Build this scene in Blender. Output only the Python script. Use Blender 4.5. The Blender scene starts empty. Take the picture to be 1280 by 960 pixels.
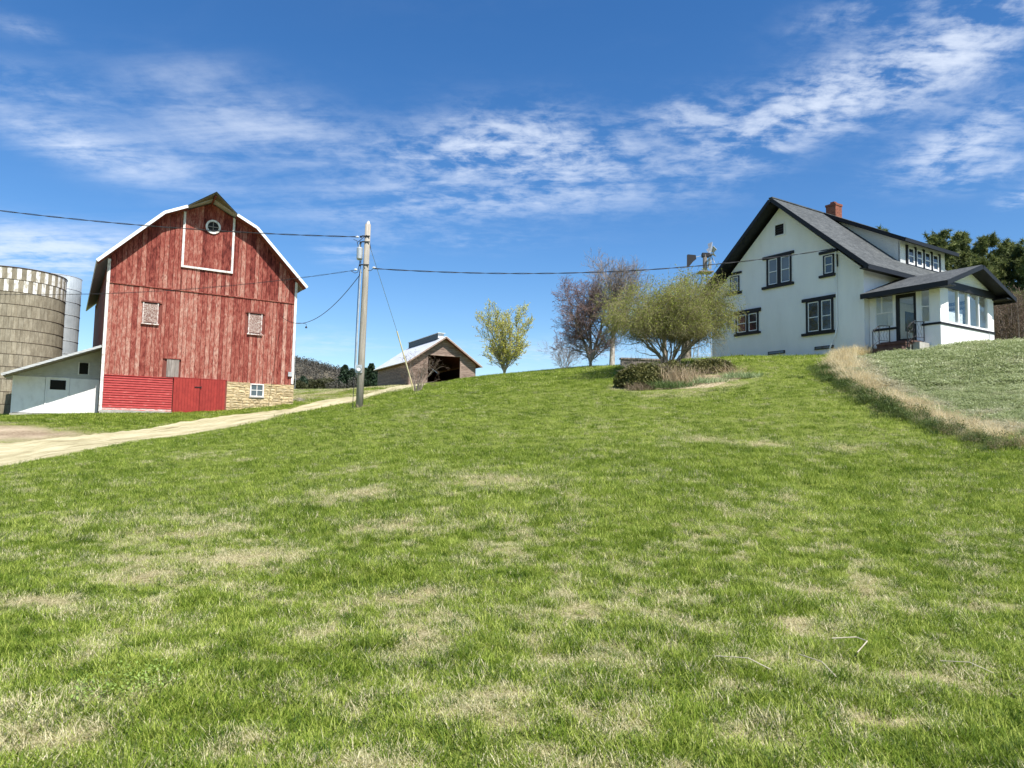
import bpy, math, random
import numpy as np
from mathutils import Vector
R = math.radians
scene = bpy.context.scene
COL = scene.collection

# ------------------------------------------------------------------ camera
cam_d = bpy.data.cameras.new("camera"); cam = bpy.data.objects.new("camera", cam_d); COL.objects.link(cam)
cam_d.sensor_width = 36.0; cam_d.lens = 36.0 * 887.0 / 1280.0
cam_d.clip_start = 0.05; cam_d.clip_end = 4000
from mathutils import Matrix
P_ = math.atan(66 / 887.0); ROLL = 0.02
fw = Vector((0, math.cos(P_), math.sin(P_))); rt = Vector((1, 0, 0)); up = Vector((0, -math.sin(P_), math.cos(P_)))
r2 = rt * math.cos(ROLL) + up * math.sin(ROLL); u2 = up * math.cos(ROLL) - rt * math.sin(ROLL)
m = Matrix.Identity(4)
for i in range(3):
    m[i][0] = r2[i]; m[i][1] = u2[i]; m[i][2] = -fw[i]
m[0][3], m[1][3], m[2][3] = 0, 0, 1.6
cam.matrix_world = m
scene.camera = cam

# ------------------------------------------------------------------ light
SUN = Vector((0.606 * math.cos(R(55)), -0.795 * math.cos(R(55)), math.sin(R(55)))).normalized()
sd = bpy.data.lights.new("sun", 'SUN'); sd.energy = 4.6; sd.angle = R(0.53); sd.color = (1.0, 0.955, 0.89)
so = bpy.data.objects.new("sun", sd); COL.objects.link(so)
so.rotation_euler = SUN.to_track_quat('Z', 'Y').to_euler(); so.location = (20, -20, 40)
scene.view_settings.view_transform = 'Standard'
scene.view_settings.look = 'None'
scene.view_settings.exposure = 0.88
scene.view_settings.gamma = 1.0

class NT:
    """tiny node tree helper"""
    def __init__(s, nt): s.nt = nt
    def n(s, t, ins=None, **kw):
        nd = s.nt.nodes.new(t)
        for k, v in kw.items(): setattr(nd, k, v)
        if ins:
            for k, v in ins.items():
                sk = nd.inputs[k]
                if isinstance(v, bpy.types.NodeSocket): s.nt.links.new(v, sk)
                else: sk.default_value = v
        return nd
    def math(s, op, a, b=None, c=None, clamp=False):
        ins = {0: a}
        if b is not None: ins[1] = b
        if c is not None: ins[2] = c
        nd = s.n('ShaderNodeMath', ins, operation=op); nd.use_clamp = clamp
        return nd.outputs[0]
    def mix(s, f, a, b, mode='MIX'):
        nd = s.n('ShaderNodeMix', None, data_type='RGBA', blend_type=mode)
        for k, v in ((0, f), (6, a), (7, b)):
            if isinstance(v, bpy.types.NodeSocket): s.nt.links.new(v, nd.inputs[k])
            else: nd.inputs[k].default_value = v
        return nd.outputs[2]
    def noise(s, vec, scale, detail=4, rough=.55, dist=0.0):
        return s.n('ShaderNodeTexNoise', {'Vector': vec, 'Scale': scale, 'Detail': detail, 'Roughness': rough, 'Distortion': dist}).outputs['Fac']
    def ramp(s, f, stops, interp='LINEAR'):
        nd = s.n('ShaderNodeValToRGB', {0: f}); cr = nd.color_ramp; cr.interpolation = interp
        while len(cr.elements) < len(stops): cr.elements.new(0.5)
        for e, (p, c) in zip(cr.elements, stops):
            e.position = p; e.color = (*c, 1) if len(c) == 3 else c
        return nd.outputs[0]
    def smooth(s, v, a, b):
        return s.n('ShaderNodeMapRange', {'Value': v, 'From Min': a, 'From Max': b}, interpolation_type='SMOOTHSTEP').outputs[0]

world = bpy.data.worlds.new("World"); scene.world = world; world.use_nodes = True
wn = NT(world.node_tree); world.node_tree.nodes.clear()
sky = wn.n('ShaderNodeTexSky', None, sky_type='NISHITA'); sky.sun_disc = False
sky.sun_elevation = R(55); sky.sun_rotation = math.atan2(0.606, -0.795)
sky.altitude = 300; sky.air_density = 1.0; sky.dust_density = 0.35; sky.ozone_density = 2.5
SKY_STRENGTH = 0.085
tc = wn.n('ShaderNodeTexCoord').outputs['Generated']
sx = wn.n('ShaderNodeSeparateXYZ', {0: tc})
az = wn.math('ARCTAN2', sx.outputs[0], sx.outputs[1]); el = wn.math('ARCSINE', sx.outputs[2])
# cloud sheet: directions met with a plane overhead
zz = wn.math('ADD', wn.math('MAXIMUM', sx.outputs[2], 0.0), 0.12)
cp = wn.n('ShaderNodeCombineXYZ', {0: wn.math('DIVIDE', sx.outputs[0], zz), 1: wn.math('DIVIDE', sx.outputs[1], zz), 2: 0.0}).outputs[0]
# bands: azimuth, elevation, half length, half height, tilt (deg), weight
BANDS = [(-31.8, 19.0, 6.0, 1.2, -7, 0.95), (-35.1, 22.0, 5.1, 1.1, -1, 0.35), (-20.2, 22.4, 7.8, 2.2, -6, 0.5), (-24.6, 19.8, 3.9, 1.4, -6, 0.3), (-3.7, 22.8, 6.3, 1.9, 8, 0.85), (3.6, 22.4, 6.6, 2.3, -8, 0.8), (-0.3, 19.1, 10.5, 1.4, 0, 0.35), (13.3, 24.6, 3.1, 1.2, 4, 0.45), (18.2, 22.8, 5.1, 2.4, 10, 0.6), (25.2, 24.6, 5.9, 2.0, 13, 0.9), (31.9, 25.8, 5.5, 2.1, 13, 1.0), (27.4, 28.9, 4.5, 1.0, -3, 0.5), (33.2, 20.3, 3.8, 1.6, 20, 0.9), (35.8, 16.1, 1.1, 0.5, 14, 0.7), (34.5, 18.1, 2.6, 0.9, 6, 0.5), (-34.5, 11.8, 6.4, 1.3, 8, 1.7), (-12.6, 17.5, 10.4, 1.5, 3, 0.2), (-5.5, 15.6, 9.2, 0.9, 1, 0.12), (-36.4, 25.4, 1.8, 0.6, 1, 0.4), (-25.5, 25.2, 3.4, 0.8, 11, 0.15), (-13.7, 14.1, 1.9, 1.0, 4, 0.3), (3.8, 6.9, 8.3, 0.9, 0, 0.3), (-15.3, 6.9, 4.9, 0.7, 3, 0.25),
         (-64, 24, 12, 4, 8, .8), (-75, 14, 12, 3, 0, .7), (66, 24, 12, 4, -10, .8), (80, 15, 14, 3, 0, .7), (110, 28, 20, 5, 10, .7), (-120, 26, 20, 5, -8, .7), (170, 22, 24, 4, 0, .6), (30, 52, 25, 5, 20, .5), (-60, 50, 22, 5, -15, .5)]
wob = wn.noise(cp, 1.3, 3); wob2 = wn.noise(wn.n('ShaderNodeVectorMath', {0: cp, 1: (7.3, 2.1, 0)}, operation='ADD').outputs[0], 1.3, 3)
azw = wn.math('ADD', az, wn.math('MULTIPLY', wn.math('SUBTRACT', wob, .5), .09))
elw = wn.math('ADD', el, wn.math('MULTIPLY', wn.math('SUBTRACT', wob2, .5), .05))
mask = None
for a, e, w, h, t, k in BANDS:
    da = wn.math('SUBTRACT', azw, R(a)); de = wn.math('SUBTRACT', elw, R(e)); c, s_ = math.cos(R(t)), math.sin(R(t))
    U_ = wn.math('MULTIPLY_ADD', da, c / R(w), wn.math('MULTIPLY', de, s_ / R(w)))
    V_ = wn.math('MULTIPLY_ADD', da, -s_ / R(h), wn.math('MULTIPLY', de, c / R(h)))
    q = wn.math('MULTIPLY_ADD', U_, U_, wn.math('MULTIPLY', V_, V_))
    g = wn.math('MULTIPLY', wn.math('EXPONENT', wn.math('MULTIPLY', q, -1.0)), k)
    mask = g if mask is None else wn.math('ADD', mask, g)
mp = wn.n('ShaderNodeMapping', {0: cp}); mp.inputs['Rotation'].default_value = (0, 0, R(18)); mp.inputs['Scale'].default_value = (1.0, 1.25, 1)
puff = wn.noise(mp.outputs[0], 7.5, 7, .60, .35)
puff2 = wn.noise(mp.outputs[0], 20.0, 5, .62, .3)
streak = wn.n('ShaderNodeMapping', {0: cp}); streak.inputs['Rotation'].default_value = (0, 0, R(-25)); streak.inputs['Scale'].default_value = (.6, 3.0, 1)
st = wn.noise(streak.outputs[0], 2.2, 6, .62, .6)
leftish = wn.smooth(az, R(-8), R(-20)); soft = wn.noise(cp, 1.6, 4, .5, .3)
pt_ = wn.math('MULTIPLY_ADD', puff, .50, wn.math('MULTIPLY', puff2, .25))
tex = wn.math('MULTIPLY_ADD', leftish, wn.math('MULTIPLY', wn.math('SUBTRACT', wn.math('MULTIPLY_ADD', soft, .5, .155), pt_), .5), pt_)
tex = wn.math('ADD', tex, wn.math('MULTIPLY', st, .45))
dens = wn.math('MULTIPLY', mask, wn.smooth(tex, .50, .80))
dens = wn.math('SUBTRACT', 1.0, wn.math('EXPONENT', wn.math('MULTIPLY', dens, -2.1)))
dens = wn.math('ADD', dens, wn.math('MULTIPLY', wn.smooth(wn.noise(cp, 2.0, 6, .6, .5), .55, .85), .03), clamp=True)
skyc = wn.n('ShaderNodeHueSaturation', {'Color': sky.outputs[0], 'Hue': 0.505, 'Saturation': 1.31, 'Value': 1.04}).outputs[0]
bank = wn.mix(wn.smooth(el, R(2), R(26)), (5.6, 6.3, 7.6, 1), (6.2, 6.7, 7.5, 1))
full = wn.mix(wn.math('MULTIPLY', dens, .85), skyc, bank)
bg = wn.n('ShaderNodeBackground', {'Color': full, 'Strength': SKY_STRENGTH})
wo = wn.n('ShaderNodeOutputWorld', {0: bg.outputs[0]})

# ------------------------------------------------------------------ mesh helpers
class MB:
    def __init__(s): s.v = []; s.f = []; s.c = 0
    def add(s, v, f):
        v = np.asarray(v, float).reshape(-1, 3); s.v.append(v)
        s.f.extend([tuple(i + s.c for i in q) for q in f]); s.c += len(v); return s
    def box(s, x0, x1, y0, y1, z0, z1):
        x0, x1 = min(x0, x1), max(x0, x1); y0, y1 = min(y0, y1), max(y0, y1); z0, z1 = min(z0, z1), max(z0, z1)
        v = [(x, y, z) for x in (x0, x1) for y in (y0, y1) for z in (z0, z1)]
        return s.add(v, [(0, 1, 3, 2), (4, 6, 7, 5), (0, 4, 5, 1), (2, 3, 7, 6), (0, 2, 6, 4), (1, 5, 7, 3)])
    def prism(s, poly, fn, a, b):
        """poly: 2-D outline; fn(u, v, w) -> point; extruded from w=a to w=b"""
        n = len(poly)
        v = [fn(p[0], p[1], a) for p in poly] + [fn(p[0], p[1], b) for p in poly]
        f = [tuple(range(n)), tuple(range(2 * n - 1, n - 1, -1))] + [(i, i + n, (i + 1) % n + n, (i + 1) % n) for i in range(n)]
        return s.add(v, f)
    def tube(s, pts, rad, k=8, cap=True):
        P = np.array(pts, float); n = len(P); rad = np.broadcast_to(np.asarray(rad, float), (n,))
        T = np.gradient(P, axis=0); T /= np.linalg.norm(T, axis=1)[:, None] + 1e-9
        ref = np.array([0, 0, 1.]) if abs(T[0][2]) < .9 else np.array([1., 0, 0])
        v = []
        for i in range(n):
            a = np.cross(T[i], ref); a /= np.linalg.norm(a) + 1e-9; b = np.cross(T[i], a)
            for j in range(k):
                t = 2 * math.pi * j / k; v.append(P[i] + rad[i] * (a * math.cos(t) + b * math.sin(t)))
        f = [(i * k + j, i * k + (j + 1) % k, (i + 1) * k + (j + 1) % k, (i + 1) * k + j) for i in range(n - 1) for j in range(k)]
        if cap: f += [tuple(range(k))[::-1], tuple((n - 1) * k + j for j in range(k))]
        return s.add(v, f)
    def build(s, name, mat, parent=None, smooth=False, bevel=0):
        me = bpy.data.meshes.new(name)
        V = np.concatenate(s.v) if s.v else np.zeros((0, 3))
        me.from_pydata(V.tolist(), [], s.f); me.update()
        o = bpy.data.objects.new(name, me); COL.objects.link(o)
        if mat: me.materials.append(mat)
        if parent: o.parent = parent
        if smooth:
            me.polygons.foreach_set('use_smooth', [True] * len(me.polygons))
        if bevel:
            b = o.modifiers.new('b', 'BEVEL'); b.width = bevel; b.segments = 1; b.limit_method = 'ANGLE'
        return o

def box(name, mat, parent, x0, x1, y0, y1, z0, z1, bevel=0): return MB().box(x0, x1, y0, y1, z0, z1).build(name, mat, parent, bevel=bevel)

def rawmesh(name, V, F, mat, parent=None, smooth=False):
    """fast mesh from arrays; F is (N,3) or (N,4)"""
    V = np.asarray(V, np.float32); F = np.asarray(F, np.int32); k = F.shape[1]
    me = bpy.data.meshes.new(name)
    me.vertices.add(len(V)); me.vertices.foreach_set('co', V.ravel())
    me.loops.add(F.size); me.loops.foreach_set('vertex_index', F.ravel())
    me.polygons.add(len(F)); me.polygons.foreach_set('loop_start', np.arange(0, F.size, k, dtype=np.int32))
    me.polygons.foreach_set('loop_total', np.full(len(F), k, np.int32))
    if smooth: me.polygons.foreach_set('use_smooth', np.ones(len(F), bool))
    me.update(calc_edges=True); me.validate()
    if mat: me.materials.append(mat)
    o = bpy.data.objects.new(name, me); COL.objects.link(o)
    if parent: o.parent = parent
    return o

def tag(o, label=None, cat=None, group=None, kind=None):
    if label: o['label'] = label
    if cat: o['category'] = cat
    if group: o['group'] = group
    if kind: o['kind'] = kind
    return o
def empty(name, loc, rz, label, cat, group=None):
    o = bpy.data.objects.new(name, None); COL.objects.link(o); o.location = loc; o.rotation_euler = (0, 0, rz); o.empty_display_size = .3
    return tag(o, label, cat, group)

# ------------------------------------------------------------------ materials
def material(name, stops, scale=(1, 1, 1), nscale=4, detail=5, rough=.8, bump=.0, bscale=None, rand=0, coord='Object', fine=None, spec=.3, dist=0.0, wave=None, metal=0.0, bdist=.02, edges=None):
    """stops over a noise stretched by `scale`; rand = brightness variation from object to object; fine=(scale, amount); wave=(axis, scale, depth) grooves"""
    mt = bpy.data.materials.new(name); mt.use_nodes = True; mt.node_tree.nodes.clear(); t = NT(mt.node_tree)
    tcn = t.n('ShaderNodeTexCoord'); vec = tcn.outputs['Object'] if coord == 'Object' else t.n('ShaderNodeNewGeometry').outputs['Position']
    info = t.n('ShaderNodeObjectInfo')
    if rand:
        off = t.n('ShaderNodeVectorMath', {0: (13.1, 7.7, 23.3)}, operation='SCALE'); t.nt.links.new(info.outputs['Random'], off.inputs['Scale'])
        vec0 = t.n('ShaderNodeVectorMath', {0: vec, 1: off.outputs[0]}, operation='ADD').outputs[0]
    else: vec0 = vec
    mpn = t.n('ShaderNodeMapping', {0: vec0}); mpn.inputs['Scale'].default_value = scale
    f = t.noise(mpn.outputs[0], nscale, detail, .6, dist)
    col = t.ramp(f, stops)
    if fine:
        f2 = t.noise(mpn.outputs[0], fine[0], 3, .6)
        col = t.mix(fine[1], col, t.ramp(f2, [(.3, (.35, .35, .35)), (.7, (1.5, 1.5, 1.5))]), 'MULTIPLY')
    if rand:
        v = t.math('MULTIPLY_ADD', info.outputs['Random'], 2 * rand, 1 - rand)
        cc = t.n('ShaderNodeCombineXYZ', {0: v, 1: v, 2: v}).outputs[0]
        col = t.mix(1.0, col, cc, 'MULTIPLY')
    b = t.n('ShaderNodeBsdfPrincipled', {'Base Color': col, 'Roughness': rough, 'Metallic': metal, 'Specular IOR Level': spec})
    h = None
    if bump: h = t.math('MULTIPLY', t.noise(mpn.outputs[0], bscale or nscale * 3, 5, .65), bump)
    if wave:
        sp = t.n('ShaderNodeSeparateXYZ', {0: vec}); fr = t.math('FRACT', t.math('MULTIPLY', sp.outputs[wave[0]], wave[1]))
        w = t.math('MULTIPLY', t.smooth(fr, 0.0, .14), wave[2]) if len(wave) < 4 else t.math('MULTIPLY', fr, wave[2])
        h = w if h is None else t.math('ADD', h, w)
    if h is not None:
        bn = t.n('ShaderNodeBump', {'Height': h, 'Strength': 1.0, 'Distance': bdist}); t.nt.links.new(bn.outputs[0], b.inputs['Normal'])
    t.n('ShaderNodeOutputMaterial', {0: b.outputs[0]})
    return mt

def flat(name, c, rough=.6, spec=.3, metal=0.0, var=.12, nscale=6):
    lo = tuple(x * (1 - var) for x in c); hi = tuple(min(1, x * (1 + var)) for x in c)
    return material(name, [(.3, lo), (.7, hi)], nscale=nscale, rough=rough, spec=spec, metal=metal, bump=.1, bdist=.01)

M = {}
def barn_board_material():
    mt = bpy.data.materials.new('weathered_red_board'); mt.use_nodes = True; mt.node_tree.nodes.clear(); t = NT(mt.node_tree)
    vec = t.n('ShaderNodeTexCoord').outputs['Object']; info = t.n('ShaderNodeObjectInfo')
    off = t.n('ShaderNodeVectorMath', {0: (3.1, 1.7, 31.3)}, operation='SCALE'); t.nt.links.new(info.outputs['Random'], off.inputs['Scale'])
    v0 = t.n('ShaderNodeVectorMath', {0: vec, 1: off.outputs[0]}, operation='ADD').outputs[0]
    grain = t.n('ShaderNodeMapping', {0: v0}); grain.inputs['Scale'].default_value = (15, 15, 1.3)
    blot = t.n('ShaderNodeMapping', {0: v0}); blot.inputs['Scale'].default_value = (3.6, 3.6, 1.5)
    g = t.noise(grain.outputs[0], 3.0, 6, .65, .8); bl = t.noise(blot.outputs[0], 1.3, 6, .68, .5)
    wear = t.math('MULTIPLY_ADD', g, .55, t.math('MULTIPLY', bl, .55))
    wear = t.math('ADD', wear, t.math('MULTIPLY', t.math('SUBTRACT', info.outputs['Random'], .5), .17))
    sp = t.n('ShaderNodeSeparateXYZ', {0: vec}); wear = t.math('SUBTRACT', wear, t.math('MULTIPLY', t.smooth(sp.outputs[2], 5.5, 11.0), .065))
    col = t.ramp(wear, [(.34, (.055, .010, .008)), (.42, (.17, .032, .024)), (.51, (.27, .072, .052)), (.60, (.36, .155, .115)), (.73, (.50, .33, .26))])
    kn = t.n('ShaderNodeMapping', {0: v0}); kn.inputs['Scale'].default_value = (5.5, 5.5, 2.6)
    vo = t.n('ShaderNodeTexVoronoi', {'Vector': kn.outputs[0], 'Scale': 1.0, 'Randomness': 1.0}); knot = t.math('SUBTRACT', 1.0, t.smooth(vo.outputs['Distance'], .05, .24))
    kmask = t.smooth(t.n('ShaderNodeSeparateColor', {0: vo.outputs['Color']}).outputs[0], .52, .60)
    col = t.mix(t.math('MULTIPLY', t.math('MULTIPLY', knot, kmask), .75), col, (.085, .018, .014, 1))
    stn = t.n('ShaderNodeMapping', {0: v0}); stn.inputs['Scale'].default_value = (7, 7, 3.0)
    col = t.mix(t.math('MULTIPLY', t.smooth(t.noise(stn.outputs[0], 1.6, 4, .7, .6), .55, .66), .7), col, (.12, .026, .02, 1))
    b = t.n('ShaderNodeBsdfPrincipled', {'Base Color': col, 'Roughness': .85, 'Specular IOR Level': .2})
    bn = t.n('ShaderNodeBump', {'Height': g, 'Strength': .6, 'Distance': .015}); t.nt.links.new(bn.outputs[0], b.inputs['Normal'])
    t.n('ShaderNodeOutputMaterial', {0: b.outputs[0]})
    return mt
M['board'] = barn_board_material()
M['darkboard'] = material('side_board', [(.3, (.10, .02, .015)), (.7, (.22, .07, .05))], scale=(6, 6, .6), nscale=2, bump=.5)
M['redpaint'] = material('fresh_red_paint', [(.3, (.24, .022, .018)), (.7, (.34, .038, .028))], scale=(1, 1, 1), nscale=3, rough=.65, bump=.2, rand=.07, fine=(30, .15))
M['redslat'] = material('worn_red_paint', [(.30, (.29, .025, .023)), (.60, (.38, .045, .04)), (.70, (.45, .13, .11)), (.80, (.55, .38, .34))], scale=(1.5, 3, 6), nscale=2.2, rough=.7, bump=.2, rand=.06)
M['slatpeel'] = material('peeling_red_paint', [(.30, (.45, .06, .05)), (.5, (.55, .25, .22)), (.7, (.62, .52, .48))], scale=(2, 3, 6), nscale=2.5, rough=.75, bump=.3)
M['oldwhite'] = material('old_white_paint', [(.32, (.40, .34, .30)), (.45, (.62, .59, .55)), (.6, (.74, .73, .70)), (.8, (.79, .78, .76))], scale=(2, 2, 1), nscale=4, rough=.7, bump=.2)
M['white'] = material('white_paint', [(.3, (.72, .725, .73)), (.7, (.80, .80, .80))], nscale=3, rough=.55, bump=.1)
M['shedwhite'] = material('shed_white', [(.25, (.64, .63, .61)), (.5, (.79, .78, .77)), (.75, (.84, .84, .83))], scale=(1, 1, .6), nscale=2.5, rough=.7, bump=.15)
M['shedgrey'] = material('shed_grey_siding', [(.3, (.42, .43, .42)), (.7, (.52, .53, .52))], nscale=3, rough=.75, wave=(2, 9, .6), bdist=.02)
M['metalroof'] = material('barn_metal_roof', [(.3, (.40, .41, .41)), (.7, (.52, .53, .53))], nscale=2, rough=.5, metal=.3, wave=(1, 3, .5))
M['soffit'] = material('tan_soffit', [(.3, (.09, .08, .055)), (.7, (.16, .145, .10))], scale=(4, .5, 4), nscale=3, bump=.2)
M['stone'] = material('limestone', [(.25, (.34, .23, .11)), (.5, (.47, .37, .21)), (.75, (.58, .49, .33))], scale=(1, 1, 2), nscale=5, rough=.9, bump=1.0, rand=.20, bdist=.03)
M['mortar'] = material('mortar', [(.3, (.33, .26, .16)), (.7, (.47, .39, .26))], nscale=8, rough=.95, bump=.6)
M['concrete'] = material('concrete', [(.3, (.28, .27, .23)), (.7, (.44, .42, .37))], nscale=3, rough=.9, bump=.5, fine=(25, .3))
M['greywood'] = material('grey_wood', [(.3, (.17, .14, .12)), (.55, (.30, .26, .23)), (.75, (.42, .38, .34))], scale=(7, 7, .6), nscale=3, bump=.5, rand=.18)
M['specklewood'] = material('speckled_wood', [(.36, (.14, .07, .055)), (.5, (.28, .19, .16)), (.64, (.46, .40, .36))], scale=(1, 1, 1), nscale=14, bump=.4, rand=.08)
M['pole'] = material('pole_wood', [(.3, (.27, .24, .20)), (.5, (.34, .305, .25)), (.72, (.42, .385, .33))], scale=(12, 12, .5), nscale=2, bump=.6, fine=(9, .3))
M['black'] = flat('black_paint', (.012, .012, .013), rough=.5)
M['blacktrim'] = flat('black_trim', (.016, .016, .018), rough=.55)
M['wire'] = flat('wire', (.03, .03, .033), rough=.6)
M['steel'] = material('galvanised_steel', [(.3, (.36, .38, .39)), (.7, (.55, .57, .58))], nscale=5, rough=.5, metal=.4)
M['stucco'] = material('white_stucco', [(.25, (.73, .715, .69)), (.42, (.81, .80, .78)), (.7, (.86, .85, .83))], scale=(1, 1, .3), nscale=1.6, detail=8, rough=.85, bump=.9, bscale=28, bdist=.02)
M['siding'] = material('white_lap_siding', [(.3, (.78, .78, .77)), (.7, (.84, .84, .83))], nscale=2, rough=.65, wave=(2, 8.5, 1.2, 1), bdist=.03)
M['shingle'] = None
M['brick'] = material('chimney_brick', [(.3, (.19, .06, .037)), (.7, (.31, .125, .08))], nscale=9, rough=.85, bump=.4, rand=.18)
M['brickjoint'] = flat('brick_joint', (.30, .20, .16), rough=.9)
M['step'] = material('brown_step', [(.3, (.055, .03, .024)), (.7, (.12, .07, .055))], nscale=6, rough=.8, bump=.4)
M['interior'] = flat('porch_interior', (.70, .70, .68), rough=.8, var=.04)
M['floorwood'] = flat('porch_floor', (.45, .44, .42), rough=.6)
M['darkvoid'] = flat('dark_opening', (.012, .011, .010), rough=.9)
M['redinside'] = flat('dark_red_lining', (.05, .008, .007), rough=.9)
def shingle_mat():
    mt = bpy.data.materials.new('asphalt_shingle'); mt.use_nodes = True; mt.node_tree.nodes.clear(); t = NT(mt.node_tree)
    vec = t.n('ShaderNodeTexCoord').outputs['Object']
    mpn = t.n('ShaderNodeMapping', {0: vec}); mpn.inputs['Scale'].default_value = (3, 7, 7)
    f = t.noise(mpn.outputs[0], 1.0, 3, .8); f2 = t.noise(vec, 14, 3, .7); f3 = t.noise(vec, .7, 3)
    c = t.ramp(t.math('MULTIPLY_ADD', f, .5, t.math('MULTIPLY_ADD', f2, .3, t.math('MULTIPLY', f3, .2))), [(.36, (.034, .038, .040)), (.5, (.075, .081, .082)), (.64, (.135, .142, .14))])
    b = t.n('ShaderNodeBsdfPrincipled', {'Base Color': c, 'Roughness': .9, 'Specular IOR Level': .2})
    bn = t.n('ShaderNodeBump', {'Height': f2, 'Strength': .6, 'Distance': .02}); t.nt.links.new(bn.outputs[0], b.inputs['Normal'])
    t.n('ShaderNodeOutputMaterial', {0: b.outputs[0]}); return mt
M['shingle'] = shingle_mat()
def pane_mat(name, c, rough=.06):
    mt = bpy.data.materials.new(name); mt.use_nodes = True; mt.node_tree.nodes.clear(); t = NT(mt.node_tree)
    vec = t.n('ShaderNodeTexCoord').outputs['Object']; f = t.noise(vec, 1.6, 2)
    col = t.mix(f, (c[0] * .6, c[1] * .6, c[2] * .6, 1), (c[0] * 1.4, c[1] * 1.4, c[2] * 1.4, 1))
    b = t.n('ShaderNodeBsdfPrincipled', {'Base Color': col, 'Roughness': rough, 'Specular IOR Level': .9})
    t.n('ShaderNodeOutputMaterial', {0: b.outputs[0]}); return mt
M['glassdark'] = pane_mat('window_glass_dark', (.022, .028, .028))
M['glassblind'] = pane_mat('window_glass_with_blind', (.12, .13, .135), .15)
M['glassblue'] = pane_mat('window_glass_blue', (.05, .07, .085))
def clear_glass():
    mt = bpy.data.materials.new('clear_glass'); mt.use_nodes = True; mt.node_tree.nodes.clear(); t = NT(mt.node_tree)
    a = t.n('ShaderNodeBsdfTransparent', {0: (.93, .96, .955, 1)}); g = t.n('ShaderNodeBsdfGlossy', {0: (1, 1, 1, 1), 'Roughness': .02})
    lw_ = t.n('ShaderNodeLayerWeight', {0: .5}); fr = t.math('MULTIPLY_ADD', t.math('POWER', lw_.outputs['Facing'], 3.5), .55, .035); mx = t.n('ShaderNodeMixShader', {0: fr, 1: a.outputs[0], 2: g.outputs[0]})
    t.n('ShaderNodeOutputMaterial', {0: mx.outputs[0]}); return mt
M['glass'] = clear_glass()

def leaf_mat(name, c1, c2, trans=.35, nscale=1.5, fine=9):
    mt = bpy.data.materials.new(name); mt.use_nodes = True; mt.node_tree.nodes.clear(); t = NT(mt.node_tree)
    p = t.n('ShaderNodeNewGeometry').outputs['Position']
    f = t.math('MULTIPLY_ADD', t.noise(p, nscale, 3), .5, t.math('MULTIPLY', t.noise(p, fine, 2), .5))
    c = t.ramp(f, [(.34, c1), (.66, c2)])
    d = t.n('ShaderNodeBsdfPrincipled', {'Base Color': c, 'Roughness': .6, 'Specular IOR Level': .25}); tr = t.n('ShaderNodeBsdfTranslucent', {0: c})
    mx = t.n('ShaderNodeMixShader', {0: trans, 1: d.outputs[0], 2: tr.outputs[0]})
    t.n('ShaderNodeOutputMaterial', {0: mx.outputs[0]}); return mt
M['willowleaf'] = leaf_mat('olive_leaf', (.15, .19, .025), (.42, .47, .075), .35)
M['willowtwig'] = material('olive_twig', [(.3, (.17, .15, .07)), (.7, (.33, .30, .15))], nscale=5, coord='World')
M['yellowleaf'] = leaf_mat('yellow_leaf', (.46, .46, .05), (.70, .70, .18), .35)
M['paletwig'] = material('pale_twig', [(.3, (.26, .23, .15)), (.7, (.42, .38, .27))], nscale=5)
M['purpletwig'] = material('purple_twig', [(.3, (.13, .085, .08)), (.7, (.26, .18, .165))], nscale=5, coord='World')
M['purplebud'] = leaf_mat('purple_bud', (.15, .08, .08), (.30, .18, .16), .2)
M['greytwig'] = material('grey_twig', [(.3, (.17, .14, .115)), (.7, (.31, .26, .22))], nscale=5, coord='World')
M['greybark'] = material('grey_bark', [(.3, (.14, .11, .085)), (.5, (.24, .20, .16)), (.7, (.36, .31, .26))], scale=(5, 5, 1), nscale=3, bump=.6)
M['palebark'] = material('pale_bark', [(.36, (.17, .14, .11)), (.5, (.42, .38, .33)), (.7, (.56, .53, .48))], scale=(3, 3, 1), nscale=3, bump=.6)
M['needle'] = leaf_mat('pine_needle', (.050, .075, .026), (.24, .27, .085), .25)
M['spruce'] = leaf_mat('spruce_needle', (.014, .030, .014), (.035, .06, .028), .1)
M['yew'] = leaf_mat('yew_leaf', (.04, .05, .014), (.20, .19, .06), .2, nscale=2.5)
M['drystalk'] = leaf_mat('dry_stalk', (.30, .21, .12), (.58, .47, .31), .25)
M['brownleaf'] = leaf_mat('brown_leaf', (.13, .095, .055), (.26, .20, .13), .2)
M['thicket'] = leaf_mat('thicket_twig', (.10, .065, .045), (.22, .155, .115), .1)
M['paleplant'] = leaf_mat('pale_green_plant', (.20, .27, .11), (.38, .45, .24), .3)
M['windowpaint'] = material('peeling_window_paint', [(.35, (.24, .09, .07)), (.5, (.50, .40, .36)), (.65, (.68, .64, .60))], scale=(2, 2, 1), nscale=7)
M['forest'] = leaf_mat('hill_forest', (.045, .048, .036), (.115, .10, .082), .0, nscale=.02, fine=.12)
M['straw'] = material('straw', [(.3, (.34, .30, .21)), (.7, (.50, .45, .34))], nscale=8)

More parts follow.
